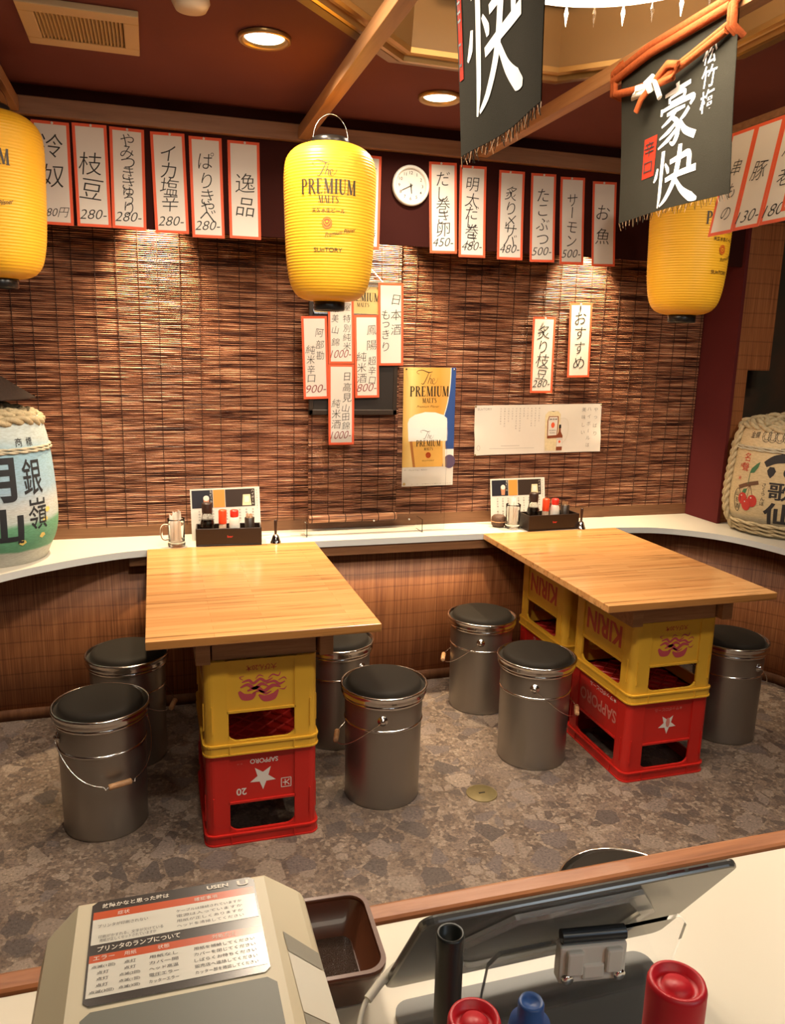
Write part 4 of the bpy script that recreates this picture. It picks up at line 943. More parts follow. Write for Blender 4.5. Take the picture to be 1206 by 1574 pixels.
def noren(name, label, corners, x, seed, deco):
    """corners (Y, Z): top far, top near, bottom far, bottom near; hangs in the plane X = x, face towards -X"""
    TF, TN, BF, BN = corners; rnd = random.Random(seed)
    t = thing('cloth_banner', label, 'banner', (x, 0, 0), group='dark cloth banners with white brush writing')
    def P(u, v, d=0.0):        # u 0 (far, left) .. 1 (near, right), v 0 top .. 1 bottom
        y = (TF[0] * (1 - u) + TN[0] * u) * (1 - v) + (BF[0] * (1 - u) + BN[0] * u) * v; z = (TF[1] * (1 - u) + TN[1] * u) * (1 - v) + (BF[1] * (1 - u) + BN[1] * u) * v
        return Vector((-d + .008 * v * sin(5.5 * u + seed) + .004 * sin(2.4 * u + 3 * v), y, z))
    us = [k / 24 for k in range(25)]; vs = [k / 20 for k in range(21)]; mb = MB()
    mb.grid(lambda u, v: P(u, v, .0008), us, vs[::-1], M_CLOTH); mb.grid(lambda u, v: P(u, v, -.0008), us[::-1], vs[::-1], M_CLOTH)
    Wd = abs(TN[0] - TF[0]); Hh = TF[1] - BF[1]
    mf = lambda X_, Z_: P(X_ / Wd + .5, -Z_ / Hh, .0022)       # X_ metres from the middle, Z_ metres below the top (negative)
    deco(mb, mf, Wd, Hh)
    mb.build('cloth', t)
    fr = MB()
    for k in range(70):
        u = k / 69; p = P(u, 1); l = rnd.uniform(.008, .022); fr.tube([p, p + Vector((rnd.uniform(-.006, .006), rnd.uniform(-.006, .006), -l))], .0007, M_CLOTH if k % 3 else M_GRIP, 3)
    fr.build('frayed_hem', t)
    return t, P
def tagbox(mb, mf, x, z, w_, h_):
    poly(mb, mf, [(x - w_ / 2, z - h_ / 2), (x + w_ / 2, z - h_ / 2), (x + w_ / 2 + .004, z + h_ / 2), (x - w_ / 2 + .004, z + h_ / 2)], M_CLR)
    up = lambda a, c: mf(a, c) + Vector((-.0012, 0, 0)); put(mb, up, '辛', x + .001, z + h_ * .22, h_ * .38, M_INK, w=w_ * .78); put(mb, up, '口', x - .001, z - h_ * .24, h_ * .28, M_INK, w=w_ * .66)
def deco2(mb, mf, W_, H2):
    brush(mb, mf, CH_GOU, .026, -.180, .130, M_CLW, sx=1.30, sy=1.12); brush(mb, mf, CH_KAI, .030, -.330, .128, M_CLW, sx=1.5, sy=1.12)
    vput(mb, mf, '松竹梅', .148, [-.068, -.122, -.178], .054, M_CLW, off=.008, jit=.1, shear=.1); tagbox(mb, mf, -.085, -.262, .062, .105)
def deco1(mb, mf, W_, H2):
    brush(mb, mf, CH_GOU, -.035, -.095, .16, M_CLW, sx=1.5); brush(mb, mf, CH_KAI, -.035, -.270, .190, M_CLW, sx=1.5, sy=1.15)
    vput(mb, mf, '松竹梅', .11, [-.03, -.08, -.13], .05, M_CLW, off=.008, jit=.1); tagbox(mb, mf, -.188, -.215, .020, .17)
n2, P2 = noren('b', 'dark banner with knotted orange cord and white brush characters, on the right rail', ((2.185, 2.349), (1.705, 2.349), (2.150, 1.938), (1.672, 1.942)), 1.317, 2, deco2)
n1, P1 = noren('a', 'dark banner cut by the top edge, nearest, on the middle rail', ((1.588, 2.349), (1.174, 2.349), (1.464, 1.913), (1.140, 1.922)), .568, 5, deco1)
# orange braided cord tied over the right banner
XN = -.012
def rtube(mb, pts, *a, **k): mb.tube([(p[0], p[1] * .966, p[2] - .030) for p in pts], *a, **k)
mb = MB()
for dz in (0, .017): rtube(mb, [(XN, 2.285, 2.362 + dz), (XN - .002, 2.1, 2.382 + dz), (XN, 1.775, 2.386 + dz)], .011, M_ROPE, 8)
for y in (2.283, 1.772):
    for dx in (0, .012): rtube(mb, [(XN + .06, y - dx, 2.40), (XN + .02, y - dx, 2.412), (XN - .002, y - dx, 2.385), (XN, y - dx, 2.325 if y > 2 else 2.34), (XN + .03, y - dx, 2.32)], .0085, M_ROPE, 8)
rtube(mb, [(XN, 1.782, 2.335), (XN - .006, 1.9, 2.312), (XN - .012, 2.03, 2.290)], .009, M_ROPE, 8); rtube(mb, [(XN, 1.775, 2.347), (XN - .006, 1.9, 2.321), (XN - .012, 2.03, 2.296)], .008, M_ROPE, 8)
rtube(mb, [(XN, 2.255, 2.322), (XN - .006, 2.16, 2.306), (XN - .012, 2.07, 2.297)], .011, M_ROPE, 8)
mb.build('orange_cord', n2)
mb = MB()
rtube(mb, [(XN - .016, 2.045, 2.296), (XN - .022, 1.98, 2.318), (XN - .024, 1.935, 2.305), (XN - .022, 1.95, 2.280), (XN - .016, 2.03, 2.286)], .011, M_ROPE, 8, flat=.6)
rtube(mb, [(XN - .016, 2.07, 2.292), (XN - .022, 2.12, 2.298), (XN - .022, 2.135, 2.280), (XN - .016, 2.07, 2.280)], .009, M_ROPEW, 8, flat=.6)
rtube(mb, [(XN - .018, 2.06, 2.285), (XN - .024, 2.09, 2.262), (XN - .022, 2.112, 2.238)], .0095, M_ROPE, 8, flat=.6); rtube(mb, [(XN - .018, 2.04, 2.295), (XN - .026, 2.015, 2.272), (XN - .024, 2.0, 2.245)], .009, M_ROPEW, 8, flat=.6)
rtube(mb, [(XN - .014, 2.05, 2.308), (XN - .03, 2.055, 2.294), (XN - .014, 2.06, 2.278)], .011, M_ROPEW, 8)
mb.build('bow_knot', n2)

# ================================================================== STRAW WRAPPED BARRELS ON THE COUNTER
def barrel_prof(R, H): return [(R * .78, 0), (R * .80, .002), (R * .86, .035), (R * .96, .09), (R, .15), (R * 1.0, H * .42), (R * .97, H * .62), (R * .925, H * .80), (R * .875, H * .90), (R * .83, H * .955), (R * .74, H * .985), (R * .55, H)]
def prof_r(prof, z):
    for (r0, z0), (r1, z1) in zip(prof[:-1], prof[1:]):
        if z0 <= z <= z1: return r0 + (r1 - r0) * (z - z0) / (z1 - z0 + 1e-9)
    return prof[-1][0]
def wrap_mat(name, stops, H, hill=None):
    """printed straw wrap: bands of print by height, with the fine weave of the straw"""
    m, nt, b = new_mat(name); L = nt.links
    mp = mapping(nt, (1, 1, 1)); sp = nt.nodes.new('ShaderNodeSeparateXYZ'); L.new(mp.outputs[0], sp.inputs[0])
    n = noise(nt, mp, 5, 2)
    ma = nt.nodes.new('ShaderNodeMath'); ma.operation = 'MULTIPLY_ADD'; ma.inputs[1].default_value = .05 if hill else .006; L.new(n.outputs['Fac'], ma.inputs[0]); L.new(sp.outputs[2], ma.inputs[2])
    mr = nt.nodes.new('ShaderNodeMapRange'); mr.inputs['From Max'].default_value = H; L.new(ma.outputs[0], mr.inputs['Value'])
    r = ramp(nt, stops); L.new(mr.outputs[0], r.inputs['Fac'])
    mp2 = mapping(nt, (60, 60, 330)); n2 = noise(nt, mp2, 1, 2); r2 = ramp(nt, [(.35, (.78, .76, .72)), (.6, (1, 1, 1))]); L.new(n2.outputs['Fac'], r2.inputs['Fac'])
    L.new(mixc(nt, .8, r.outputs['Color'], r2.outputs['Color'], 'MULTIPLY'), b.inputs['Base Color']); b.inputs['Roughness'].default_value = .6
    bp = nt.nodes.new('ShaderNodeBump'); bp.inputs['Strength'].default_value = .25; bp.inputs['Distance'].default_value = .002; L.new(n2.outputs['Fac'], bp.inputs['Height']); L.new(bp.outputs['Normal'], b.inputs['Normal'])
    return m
M_STRAW = mat('straw_rope', (.46, .37, .22), .8, var=.35, vscale=70, bump=.8, bscale=180)
def twisted(mb, pts, r, m, close=False, turns=1.0):
    """rope of two twisted strands"""
    P = [Vector(p) for p in pts]; n = len(P)
    for ph in (0, pi):
        Q = []
        for i, p in enumerate(P):
            a = P[(i - 1) % n] if (close or i) else p; b = P[(i + 1) % n] if (close or i < n - 1) else p
            t = (b - a).normalized(); e1 = t.cross(Vector((.3, .2, 1))).normalized(); e2 = t.cross(e1); q = ph + turns * i
            Q.append(p + (e1 * cos(q) + e2 * sin(q)) * r * .5)
        mb.tube(Q, r * .62, m, 7, close=close)
def barrel(name, label, loc, R, H, mwrap, deco, face, tilt_rope=None):
    t = thing(name, label, 'barrel', loc, face, 'straw wrapped sake barrels'); pr = barrel_prof(R, H)
    pr = crom(pr, 5); mb = MB(); mb.lathe(pr, mwrap, 72)
    mf = lambda s, z, d=.0015: (lambda r: Vector((r * cos(-pi / 2 + s / R), r * sin(-pi / 2 + s / R), z)))(prof_r(pr, z) + d)
    FINE[0] = True; deco(mb, mf, R, H); FINE[0] = False; mb.build('printed_wrap', t)
    mb = MB()
    for z, rr in ((H * .765, .006), (H * .785, .005)):
        twisted(mb, [((prof_r(pr, z) + .003) * cos(2 * pi * k / 90), (prof_r(pr, z) + .003) * sin(2 * pi * k / 90), z) for k in range(90)], rr, mat('pale_cord', (.50, .45, .33), .8, var=.2, vscale=80), True, 2 * pi / 6)
    mb.build('band_cord', t)
    mb = MB()
    for z, q, rr in ((H * .955, .82, .018), (H * .985, .70, .019), (H * 1.0, .55, .018)): twisted(mb, [(R * q * cos(2 * pi * k / 96), R * q * sin(2 * pi * k / 96), z + .006 * sin(5 * 2 * pi * k / 96)) for k in range(96)], rr, M_STRAW, True, 2 * pi / 8)
    for a in (0.2, 1.3, 2.2): twisted(mb, [(R * .82 * cos(a + pi * k / 30 * 0) * (1 - 2 * k / 30), R * .82 * sin(a) * (1 - 2 * k / 30), H * .97 + .045 * sin(pi * k / 30)) for k in range(31)], .018, M_STRAW, False, .8)
    mb.build('top_rope', t)
    if tilt_rope is not None:
        mb = MB()
        for da in (0, .07): twisted(mb, [((prof_r(pr, z) + .010) * cos(tilt_rope + da), (prof_r(pr, z) + .010) * sin(tilt_rope + da), z) for z in [.012 + (H * .95 - .012) * k / 50 for k in range(51)]], .013, M_STRAW, False, .8)
        for z in (.02, .04, .06): twisted(mb, [((prof_r(pr, z) + .006) * cos(2 * pi * k / 80), (prof_r(pr, z) + .006) * sin(2 * pi * k / 80), z) for k in range(80)], .010, M_STRAW, True, .8)
        mb.build('side_rope', t)
    return t
def decoL(mb, mf, R, H):
    ink = mat('barrel_ink', (.022, .024, .028), .7)
    put(mb, mf, '月', .022, .330, .165, ink, off=.03, w=.135); put(mb, mf, '山', .035, .160, .135, ink, off=.03, w=.14)
    put(mb, mf, '銀', .158, .335, .135, ink, off=.006, w=.085); put(mb, mf, '嶺', .168, .195, .120, ink, off=.005, w=.085)
    for ch_, x in (('標', .165), ('商', .118), ('登', .015)): put(mb, mf, ch_, x, .464, .032, ink, off=.004, w=.028)
    yl = mat('barrel_yellow', (.75, .58, .16), .6)
    for x, z in ((.20, .165), (.185, .105), (.215, .20), (.10, .09), (-.05, .12)): poly(mb, mf, [(x - .014, z), (x, z - .008), (x + .016, z + .002), (x + .010, z + .012), (x - .004, z + .014)], yl)
barrel('sake_barrel', 'straw wrapped barrel with blue, white and green print, cut by the left edge', (-.612, 3.295, SZ + .001), .235, .56,
       wrap_mat('blue_white_wrap', [(0, (.40, .40, .35)), (.145, (.48, .48, .43)), (.16, (.10, .30, .17)), (.33, (.15, .38, .22)), (.36, (.52, .60, .58)), (.44, (.58, .60, .58)), (.56, (.33, .49, .62)), (.80, (.30, .50, .62)), (.90, (.48, .56, .56))], .56, True), decoL, rad(10.5))
def decoR(mb, mf, R, H):
    ink = mat('barrel_brush', (.030, .026, .026), .7); red = mat('barrel_red', (.52, .04, .03), .6); gr = mat('barrel_green', (.055, .17, .08), .6); br = mat('barrel_branch', (.14, .07, .035), .7)
    brush(mb, mf, [([(.5, 1.0), (.52, .70)], [.24, .16]), ([(.0, .52), (.25, .68), (.55, .74), (1.0, .78)], [.14, .20, .22, .16])], .055, .345, .165, ink)
    poly(mb, mf, [(.005 + a, .318 + c) for a, c in ((-.020, .004), (-.010, .022), (.010, .022), (.020, .004), (.012, -.014), (-.002, -.030), (-.014, -.014))], ink); poly(mb, mf, ngon(.075, .318, .018, 14, .022), ink)
    put(mb, mf, '歌', .062, .232, .085, ink, off=.014, w=.12); put(mb, mf, '仙', .055, .125, .105, ink, off=.025, w=.13)
    poly(mb, mf, [(-.098, .300), (-.092, .322), (-.070, .345), (-.052, .358), (-.058, .332), (-.074, .305)], gr)
    ribbon(mb, mf, [(-.148, .225), (-.10, .246), (-.046, .262)], [.020, .018, .018], br); poly(mb, mf, [(-.125, .205), (-.118, .222), (-.100, .226), (-.103, .206), (-.114, .196)], gr)
    ribbon(mb, mf, [(-.096, .300), (-.098, .246)], .003, gr, 1)
    for x, z in ((-.118, .176), (-.066, .172), (-.096, .150)):
        ribbon(mb, mf, [(x, z + .02), (-.085, .246)], .0025, br, 1)
    for k, (x, z) in enumerate(((-.118, .176), (-.066, .172), (-.096, .150))):
        up = (lambda kk: (lambda a, c: mf(a, c, .0020 + .0006 * kk)))(k)
        poly(mb, up, ngon(x, z, .024, 20, .029), red); poly(mb, lambda a, c: mf(a, c, .0024 + .0006 * k), ngon(x - .006, z + .014, .0035, 8), M_PAPER)
    vput(mb, mf, '名聲', -.128, [.372, .325], .044, red); vput(mb, mf, '純米', -.152, [.33, .27], .022, red); vput(mb, mf, '吟釀', .035 - .065, [.235, .205], .026, red) if False else None
    vput(mb, mf, 'さくらんぼ', -.018, [.255, .235, .215, .19, .168], .022, ink, jit=.3)
    ribbon(mb, mf, ngon(-.150, .165, .020, 24, .055) + [(-.130, .165)], .003, ink, 1); vput(mb, mf, '山形酒', -.150, [.195, .165, .135], .026, ink)
    for ch_, x in (('金', -.128), ('撰', -.100)): put(mb, mf, ch_, x, .478, .030, ink, w=.026)
    for x in (-.048, -.018, .018, .056): 
        ribbon(mb, mf, ngon(x, .478, .023, 22, .028) + [(x + .023, .478)], .002, ink, 1); ribbon(mb, mf, ngon(x, .478, .014, 12, .018) + [(x + .014, .478)], .0016, ink, 1)
        for a in range(6): ribbon(mb, mf, [(x + .014 * cos(a), .478 + .018 * sin(a)), (x + .022 * cos(a + .5), .478 + .026 * sin(a + .5))], .0014, ink, 1)
barrel('sake_barrel', 'straw wrapped cream barrel with red cherries print and rope, at the right edge', (2.945, 3.083, SZ + .001), .282, .535,
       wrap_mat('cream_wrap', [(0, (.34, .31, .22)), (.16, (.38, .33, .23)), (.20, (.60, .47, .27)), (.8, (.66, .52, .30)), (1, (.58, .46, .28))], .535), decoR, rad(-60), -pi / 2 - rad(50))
# straw hat above the left barrel
ht = thing('straw_hat', 'dark conical straw hat on top of the left barrel, mostly cut off', 'hat', (-.640, 3.325, 1.342))
M_HAT = mat('dark_straw', (.035, .018, .010), .8, var=.4, vscale=80, bump=.7, bscale=220)
MB().lathe([(.205, .0), (.200, .006), (.15, .040), (.08, .088), (.012, .128), (0, .130)], M_HAT, 48).build('cone', ht); MB().lathe([(.200, 0), (.207, .002), (.203, .008)], M_HAT, 48, cap=False).build('brim_hoop', ht)

# ================================================================== CLEAR SCREEN ON THE COUNTER
ac = thing('acrylic_screen', 'clear acrylic screen standing on the counter between the two tables', 'screen', (.93, 3.42, SZ + .001))
MB().box((-.365, -.0015, .0), (.365, .0015, .478), M_ACRYL).build('clear_sheet', ac)
for x in (-.27, .27):
    MB().box((x - .03, -.045, 0), (x - .027, .045, .06), M_ACRYL).build('foot', ac)
for x in (.02, .19): MB().lathe([(.004, 0), (.004, .005), (.002, .007), (0, .007)], M_WHITE, 12, c=(x, -.002, .055), mtx=RX, cap=False).build('screw_cap', ac)

# ================================================================== TABLE SETS
def lath(prof, m, n=28, c=(0, 0, 0)): return MB().lathe(prof, m, n, c)
M_SOY = mat('soy_sauce', (.012, .006, .003), .1); M_REDCAP = mat('red_cap', (.62, .03, .02), .35); M_TISSUE = mat('paper_napkin', (.82, .78, .70), .8)
def set_mug(x, y, rz, label, lb2):
    t = thing('beer_mug', label, 'mug', (x, y, SZ + .001), rz)
    pr = [(.0, .0), (.034, .0), (.036, .004), (.036, .014), (.034, .018), (.0335, .024), (.0345, .10), (.0355, .118), (.0345, .119), (.033, .112), (.0315, .026), (.028, .020), (0, .019)]
    MB().lathe(pr, M_GLASS, 40, cap=False).build('glass', t)
    MB().tube(crom([(-.034, 0, .092), (-.050, 0, .094), (-.060, 0, .082), (-.061, 0, .055), (-.052, 0, .034), (-.033, 0, .034)], 4), .0052, M_GLASS, 8).build('handle', t)
    n = thing('napkin_bundle', lb2, 'napkins', (x, y, SZ + .021), rz)
    rnd = random.Random(int(x * 100))
    for k, (px, py, h, a) in enumerate(((-.014, -.006, .112, .1), (-.002, .008, .120, .7), (.012, -.004, .128, 1.3), (.014, .010, .118, 2.0), (.004, -.014, .120, 2.6))):
        mb = MB(); w_ = .013; M = Matrix.Translation((px, py, .003)) @ Matrix.Rotation(a, 4, 'Z') @ Matrix.Rotation(rnd.uniform(-.07, .07), 4, 'X')
        us = [-w_ + 2 * w_ * q / 6 for q in range(7)]; vs = [0, h * .5, h * .8, h * .95, h]
        f = lambda u, v, s=1: M @ Vector((u * (1 - .5 * max(0, v / h - .8) / .2 * (k % 2)), s * .002 + .004 * sin(u * 260 + k) + .01 * max(0, v / h - .8), v + (.006 * sin(u * 400 + k) if v == h else 0)))
        mb.grid(f, us, vs, M_TISSUE); mb.grid(lambda u, v: f(u, v, -1), us[::-1], vs, M_TISSUE); mb.build('napkin', n)
def set_tray(x, y, rz, where):
    R = Matrix.Rotation(rz, 3, 'Z'); at = lambda a, c, z=0: tuple(Vector((x, y, SZ + .001 + z)) + R @ Vector((a, c, 0)))
    t = thing('condiment_tray', 'long black condiment box with small red mark, ' + where, 'tray', at(0, 0), rz)
    MT = mat('black_lacquer', (.020, .011, .008), .28); mb = MB(); hw, hd, H = .136, .052, .075
    mb.box((-hw, -hd, 0), (hw, hd, .006), MT); mb.box((-hw, -hd, .006), (hw, -hd + .006, H), MT); mb.box((-hw, hd - .006, .006), (hw, hd, H), MT); mb.box((-hw, -hd + .006, .006), (-hw + .006, hd - .006, H), MT); mb.box((hw - .006, -hd + .006, .006), (hw, hd - .006, H), MT)
    mfr = lambda a, z: Vector((a, -hd - .0006, z)); put(mb, mfr, 'bar', .005, .040, .010, mat('tray_red', (.45, .03, .02), .5), off=.03, w=.024); mb.build('box', t, bevel=.002)
    z0 = .008
    b = thing('soy_sauce_bottle', 'glass soy sauce bottle with dark cap in the condiment box ' + where, 'bottle', at(-.088, .0, z0), rz)
    lath([(.0, 0), (.031, 0), (.033, .004), (.032, .03), (.027, .072), (.020, .098), (.019, .106), (0, .106)], mat('bottle_glass', (.9, .9, .88), .04, trans=1.0)).build('glass', b)
    lath([(0, .002), (.029, .002), (.031, .006), (.030, .03), (.0255, .070), (.0225, .080), (0, .080)], M_SOY).build('sauce', b)
    b.scale = (1.05, 1.05, 1.18)
    lath([(.021, .106), (.021, .138), (.019, .142), (0, .142)], mat('brown_cap', (.030, .014, .010), .4)).build('cap', b)
    b = thing('red_capped_shaker', 'clear seasoning shaker with orange red cap in the box ' + where, 'shaker', at(-.025, -.008, z0), rz)
    lath([(0, 0), (.014, 0), (.0145, .003), (.0145, .062), (.012, .066), (0, .066)], mat('spice_glass', (.50, .36, .26), .15, var=.5, vscale=120)).build('bottle', b); b.scale = (1.1, 1.1, 1.28); lath([(.0155, .062), (.0155, .104), (.013, .108), (0, .108)], mat('orange_red_cap', (.72, .06, .015), .35)).build('cap', b)
    b = thing('white_shaker', 'white salt shaker with red cap in the box ' + where, 'shaker', at(.024, -.010, z0), rz)
    lath([(0, 0), (.020, 0), (.0215, .004), (.0215, .055), (.019, .074), (.014, .086), (0, .087)], M_WHITE).build('bottle', b); b.scale = (1.08, 1.08, 1.28); lath([(.0150, .084), (.0165, .088), (.0165, .103), (.014, .107), (0, .107)], M_REDCAP).build('cap', b)
    b = thing('toothpick_pot', 'small dark pot of toothpicks in the condiment box ' + where, 'pot', at(.088, .004, z0), rz)
    lath([(0, 0), (.017, 0), (.018, .004), (.019, .078), (.017, .079), (.016, .060), (0, .058)], mat('dark_pot', (.022, .014, .010), .35)).build('pot', b)
    b.scale = (1.1, 1.1, 1.28)
    rnd = random.Random(2)
    for k in range(16): mb = MB(); a, r_ = rnd.uniform(0, 6.28), rnd.uniform(0, .013); p = Vector((r_ * cos(a), r_ * sin(a), .059)); mb.tube([p, p + Vector((rnd.uniform(-.001, .001), 0, .030 + rnd.uniform(0, .004)))], .0009, M_GRIP, 5); mb.build('toothpick', b)
def bell(x, y, label):
    t = thing('hand_bell', label, 'bell', (x, y, SZ + .001))
    lath([(.024, 0), (.0245, .003), (.020, .010), (.016, .022), (.013, .032), (.008, .038), (0, .040)], M_CHROME, 32).build('bell_cup', t)
    lath([(.004, .038), (.0055, .042), (.0055, .052), (.0065, .080), (.0070, .098), (.005, .102), (0, .103)], mat('dark_handle', (.035, .014, .008), .35), 16).build('handle', t)
def menu_board(x, y, rz, tilt, label):
    t = thing('drinks_menu', label, 'menu', (x, y, SZ + .001), rot=(rad(-tilt), 0, rz)); hw, H = .150, .222; mb = MB()
    mb.box((-hw, 0, 0), (hw, .004, H), M_WHITE); mf = lambda a, z, d=.0006: Vector((a, -d, z)); R4 = lambda x0, z0, x1, z1, m, d=.0006: poly(mb, lambda a, z: mf(a, z, d), [(x0, z0), (x1, z0), (x1, z1), (x0, z1)], m)
    dk = mat('menu_navy', (.018, .018, .026), .4); R4(-.144, .138, -.055, .215, dk); R4(-.053, .138, -.003, .215, mat('menu_orange', (.62, .26, .05), .5)); R4(-.001, .138, .128, .215, mat('menu_brown', (.035, .022, .016), .4))
    poly(mb, lambda a, z: mf(a, z, .0009), [(-.092, .142), (-.074, .142), (-.070, .180), (-.096, .180)], mat('menu_beer', (.50, .22, .12), .5)); poly(mb, lambda a, z: mf(a, z, .0010), ngon(-.083, .180, .0125, 14, .012), M_PAPER)
    poly(mb, lambda a, z: mf(a, z, .0009), [(.072, .142), (.112, .142), (.108, .190), (.076, .190)], M_HB); poly(mb, lambda a, z: mf(a, z, .0012), [(.082, .156), (.102, .156), (.102, .182), (.082, .182)], M_PAPER)
    vput(mb, lambda a, z: mf(a, z, .0010), '生ビール', -.062, [.208, .194, .180, .166], .012, M_PAPER); vput(mb, lambda a, z: mf(a, z, .0010), 'ハイボール', .119, [.206, .192, .178, .164, .150], .012, M_PAPER); vput(mb, lambda a, z: mf(a, z), 'ドリンクメニュー', .137, [.206 - .011 * k for k in range(8)], .010, M_INK)
    for i in range(9):
        xx = .118 - i * .029
        vput(mb, lambda a, z: mf(a, z), 'お飲み物一覧表', xx, [.124 - .0125 * k for k in range(7)], .0095, mat('print_dark', (.10, .09, .085)))
        vput(mb, lambda a, z: mf(a, z), '四五〇', xx, [.030 - .010 * k for k in range(3)], .008, M_INKR)
    mb.build('card', t)
set_mug(.072, 3.324, rad(10), 'glass beer mug of paper napkins on the left table', 'paper napkins bunched in the mug on the left table')
set_tray(.288, 3.342, rad(-4), 'on the left table'); bell(.482, 3.302, 'small chrome hand bell with dark upright handle on the left table')
menu_board(.288, 3.418, rad(5), 9, 'white drinks menu with dark photo band, leaning behind the left condiment box')
set_mug(1.627, 3.372, rad(250), 'glass beer mug of paper napkins on the right table', 'paper napkins bunched in the mug on the right table')
set_tray(1.808, 3.352, rad(2), 'on the right table'); bell(1.955, 3.300, 'small chrome hand bell beside the black box on the right table')
menu_board(1.712, 3.478, rad(3), 9, 'white drinks menu with dark photo band, leaning on the blind by the right table')
t = thing('wicker_basket', 'small round dark brown basket behind the mug on the right table', 'basket', (1.578, 3.425, SZ + .001))
MB().lathe([(0, .0), (.026, .0), (.033, .009), (.036, .026), (.034, .046), (.025, .056), (0, .060)], mat('dark_wicker', (.075, .034, .018), .6, var=.5, vscale=90, bump=.8, bscale=160), 32).build('basket', t); MB().lathe([(.0362, .025), (.0372, .027), (.0362, .029)], M_GRIP, 32, cap=False).build('rim_line', t)

# ================================================================== SERVICE COUNTER IN THE FOREGROUND
CT = 1.0
sc = thing('service_counter', 'cream service counter with reddish wooden edge strip across the foreground', 'counter', (.4, .35, 0))
MB().box((-2.2, -.33, CT - .04), (2.4, .308, CT), mat('counter_cream', (.74, .67, .53), .30, var=.02, vscale=4)).build('counter_top', sc)
MB().box((-2.2, .3085, CT - .045), (2.4, .336, CT + .004), M_EDGE).build('edge_strip', sc, bevel=.005)
MB().box((-2.2, .24, 0), (2.4, .29, CT - .041), M_MAROON).build('front_panel', sc)
mb = MB(); mb.add([(.4 - .4 + .02, .01, CT + .0005), (.022, .009, CT + .0005), (.222, .177, CT + .0005), (.220, .178, CT + .0005)], [(0, 1, 2, 3)], M_BLACK); mb.build('panel_joint', sc)

# receipt printer
pt = thing('receipt_printer', 'yellowed white receipt printer with instruction label at bottom left', 'printer', (0, .44, CT + .001))
M_PR = mat('printer_cream', (.66, .58, .40), .42, var=.05, vscale=9); M_PRD = mat('printer_dark_grey', (.30, .28, .22), .5)  # darker grey for the slot and lower panel of the shoulder
def ring3(z, x0, x1, y0, y1): return [(x0, y0, z), (x1, y0, z), (x1, y1, z), (x0, y1, z)]
mb = MB(); rs = [ring3(0, -.100, .078, -.22, .130), ring3(.052, -.103, .080, -.215, .140), ring3(.085, -.099, .110, -.21, .148), ring3(.112, -.092, .106, -.20, .142), ring3(.129, -.070, .074, -.19, .152)]
for a, c in zip(rs[:-1], rs[1:]): mb.add(a + c, [(i, (i + 1) % 4, 4 + (i + 1) % 4, 4 + i) for i in range(4)], M_PR)
mb.add(rs[-1], [(0, 1, 2, 3)], M_PR); mb.build('housing', pt, bevel=.006, fix=True)
zl = .1296; mb = MB(); Z0 = lambda d: (lambda x, y: Vector((x, y, zl + d)))
def rr4(x0, y0, x1, y1, r=.004): return [(x0 + r, y0), (x1 - r, y0), (x1, y0 + r), (x1, y1 - r), (x1 - r, y1), (x0 + r, y1), (x0, y1 - r), (x0, y0 + r)]
DG = mat('label_dark_grey', (.055, .045, .038), .22); RO = mat('label_red', (.62, .10, .03), .22); LW = mat('label_white', (.76, .73, .63), .22); LT = mat('label_text', (.06, .055, .05), .4); LP_ = mat('label_pale_text', (.80, .72, .60), .4)
poly(mb, Z0(.0002), rr4(-.0595, .042, .0655, .147), DG)
q = lambda x0, y0, x1, y1, m, d: poly(mb, Z0(d), [(x0, y0), (x1, y0), (x1, y1), (x0, y1)], m)
q(-.058, .126, .064, .1345, RO, .0004); q(-.058, .099, .064, .126, LW, .0004); q(-.058, .081, .064, .0885, RO, .0004); q(-.058, .049, .064, .081, LW, .0004)
put(mb, Z0(.0006), '故障かなと思った時は', -.027, .1405, .0052, LP_, off=.015, w=.050); put(mb, Z0(.0006), 'USEN', .036, .1415, .0045, LP_, off=.03, w=.017); put(mb, Z0(.0006), 'U', .056, .141, .0062, LP_, off=.02, w=.009)
put(mb, Z0(.0006), 'プリンタのランプについて', -.024, .0938, .0055, LP_, off=.015, w=.058)
put(mb, Z0(.0006), '症状', -.036, .130, .0042, LP_); put(mb, Z0(.0006), '確認事項', .026, .130, .0042, LP_)
for x, s_ in ((-.048, 'エラー'), (-.030, '用紙'), (-.007, '状態'), (.036, '対処方法')): put(mb, Z0(.0006), s_, x, .085, .004, LP_)
put(mb, Z0(.0006), 'プリンタが印刷されない', -.036, .118, .0036, LT, w=.036); put(mb, Z0(.0006), '印刷がかすれる、文字が欠けている', -.030, .1065, .0034, LT, w=.046); put(mb, Z0(.0006), '用紙が正しくセットされていますか', -.032, .1025, .0034, LT, w=.040)
for k in range(4): put(mb, Z0(.0006), ('ケーブルは接続されていますか', '電源は入っていますか', '用紙が正しくありますか', 'ヘッドを清掃してください')[k], .028, .120 - .0055 * k, .0032, LT, w=.05)
for r in range(5):
    y = .0765 - .0058 * r
    for x, s_, wd in ((-.048, ('点滅(1回)', '点灯', '点灯', '点灯', '点滅(3回)')[r], .016), (-.030, ('点灯', '点灯', '点滅(2回)', '点滅(1回)', '点滅(3回)')[r], .014), (-.007, ('用紙なし', 'カバー開', 'ヘッド高温', '電圧エラー', 'カッターエラー')[r], .020), (.036, ('用紙を補給してください', 'カバーを閉じてください', 'しばらくお待ちください', '販売店へ連絡してください', 'カッター部を確認してください')[r], .044)): put(mb, Z0(.0006), s_, x, y, .0032, LT, off=.008, w=wd if len(s_) > 2 else .008)
mb.build('instruction_label', pt)
mb = MB(); mb.prism(rr4(-.060, -.16, .068, .036, .006), zl - .0005, zl + .0012, mat('window_grey_green', (.12, .125, .095), .4)); mb.build('paper_window', pt, bevel=.001)
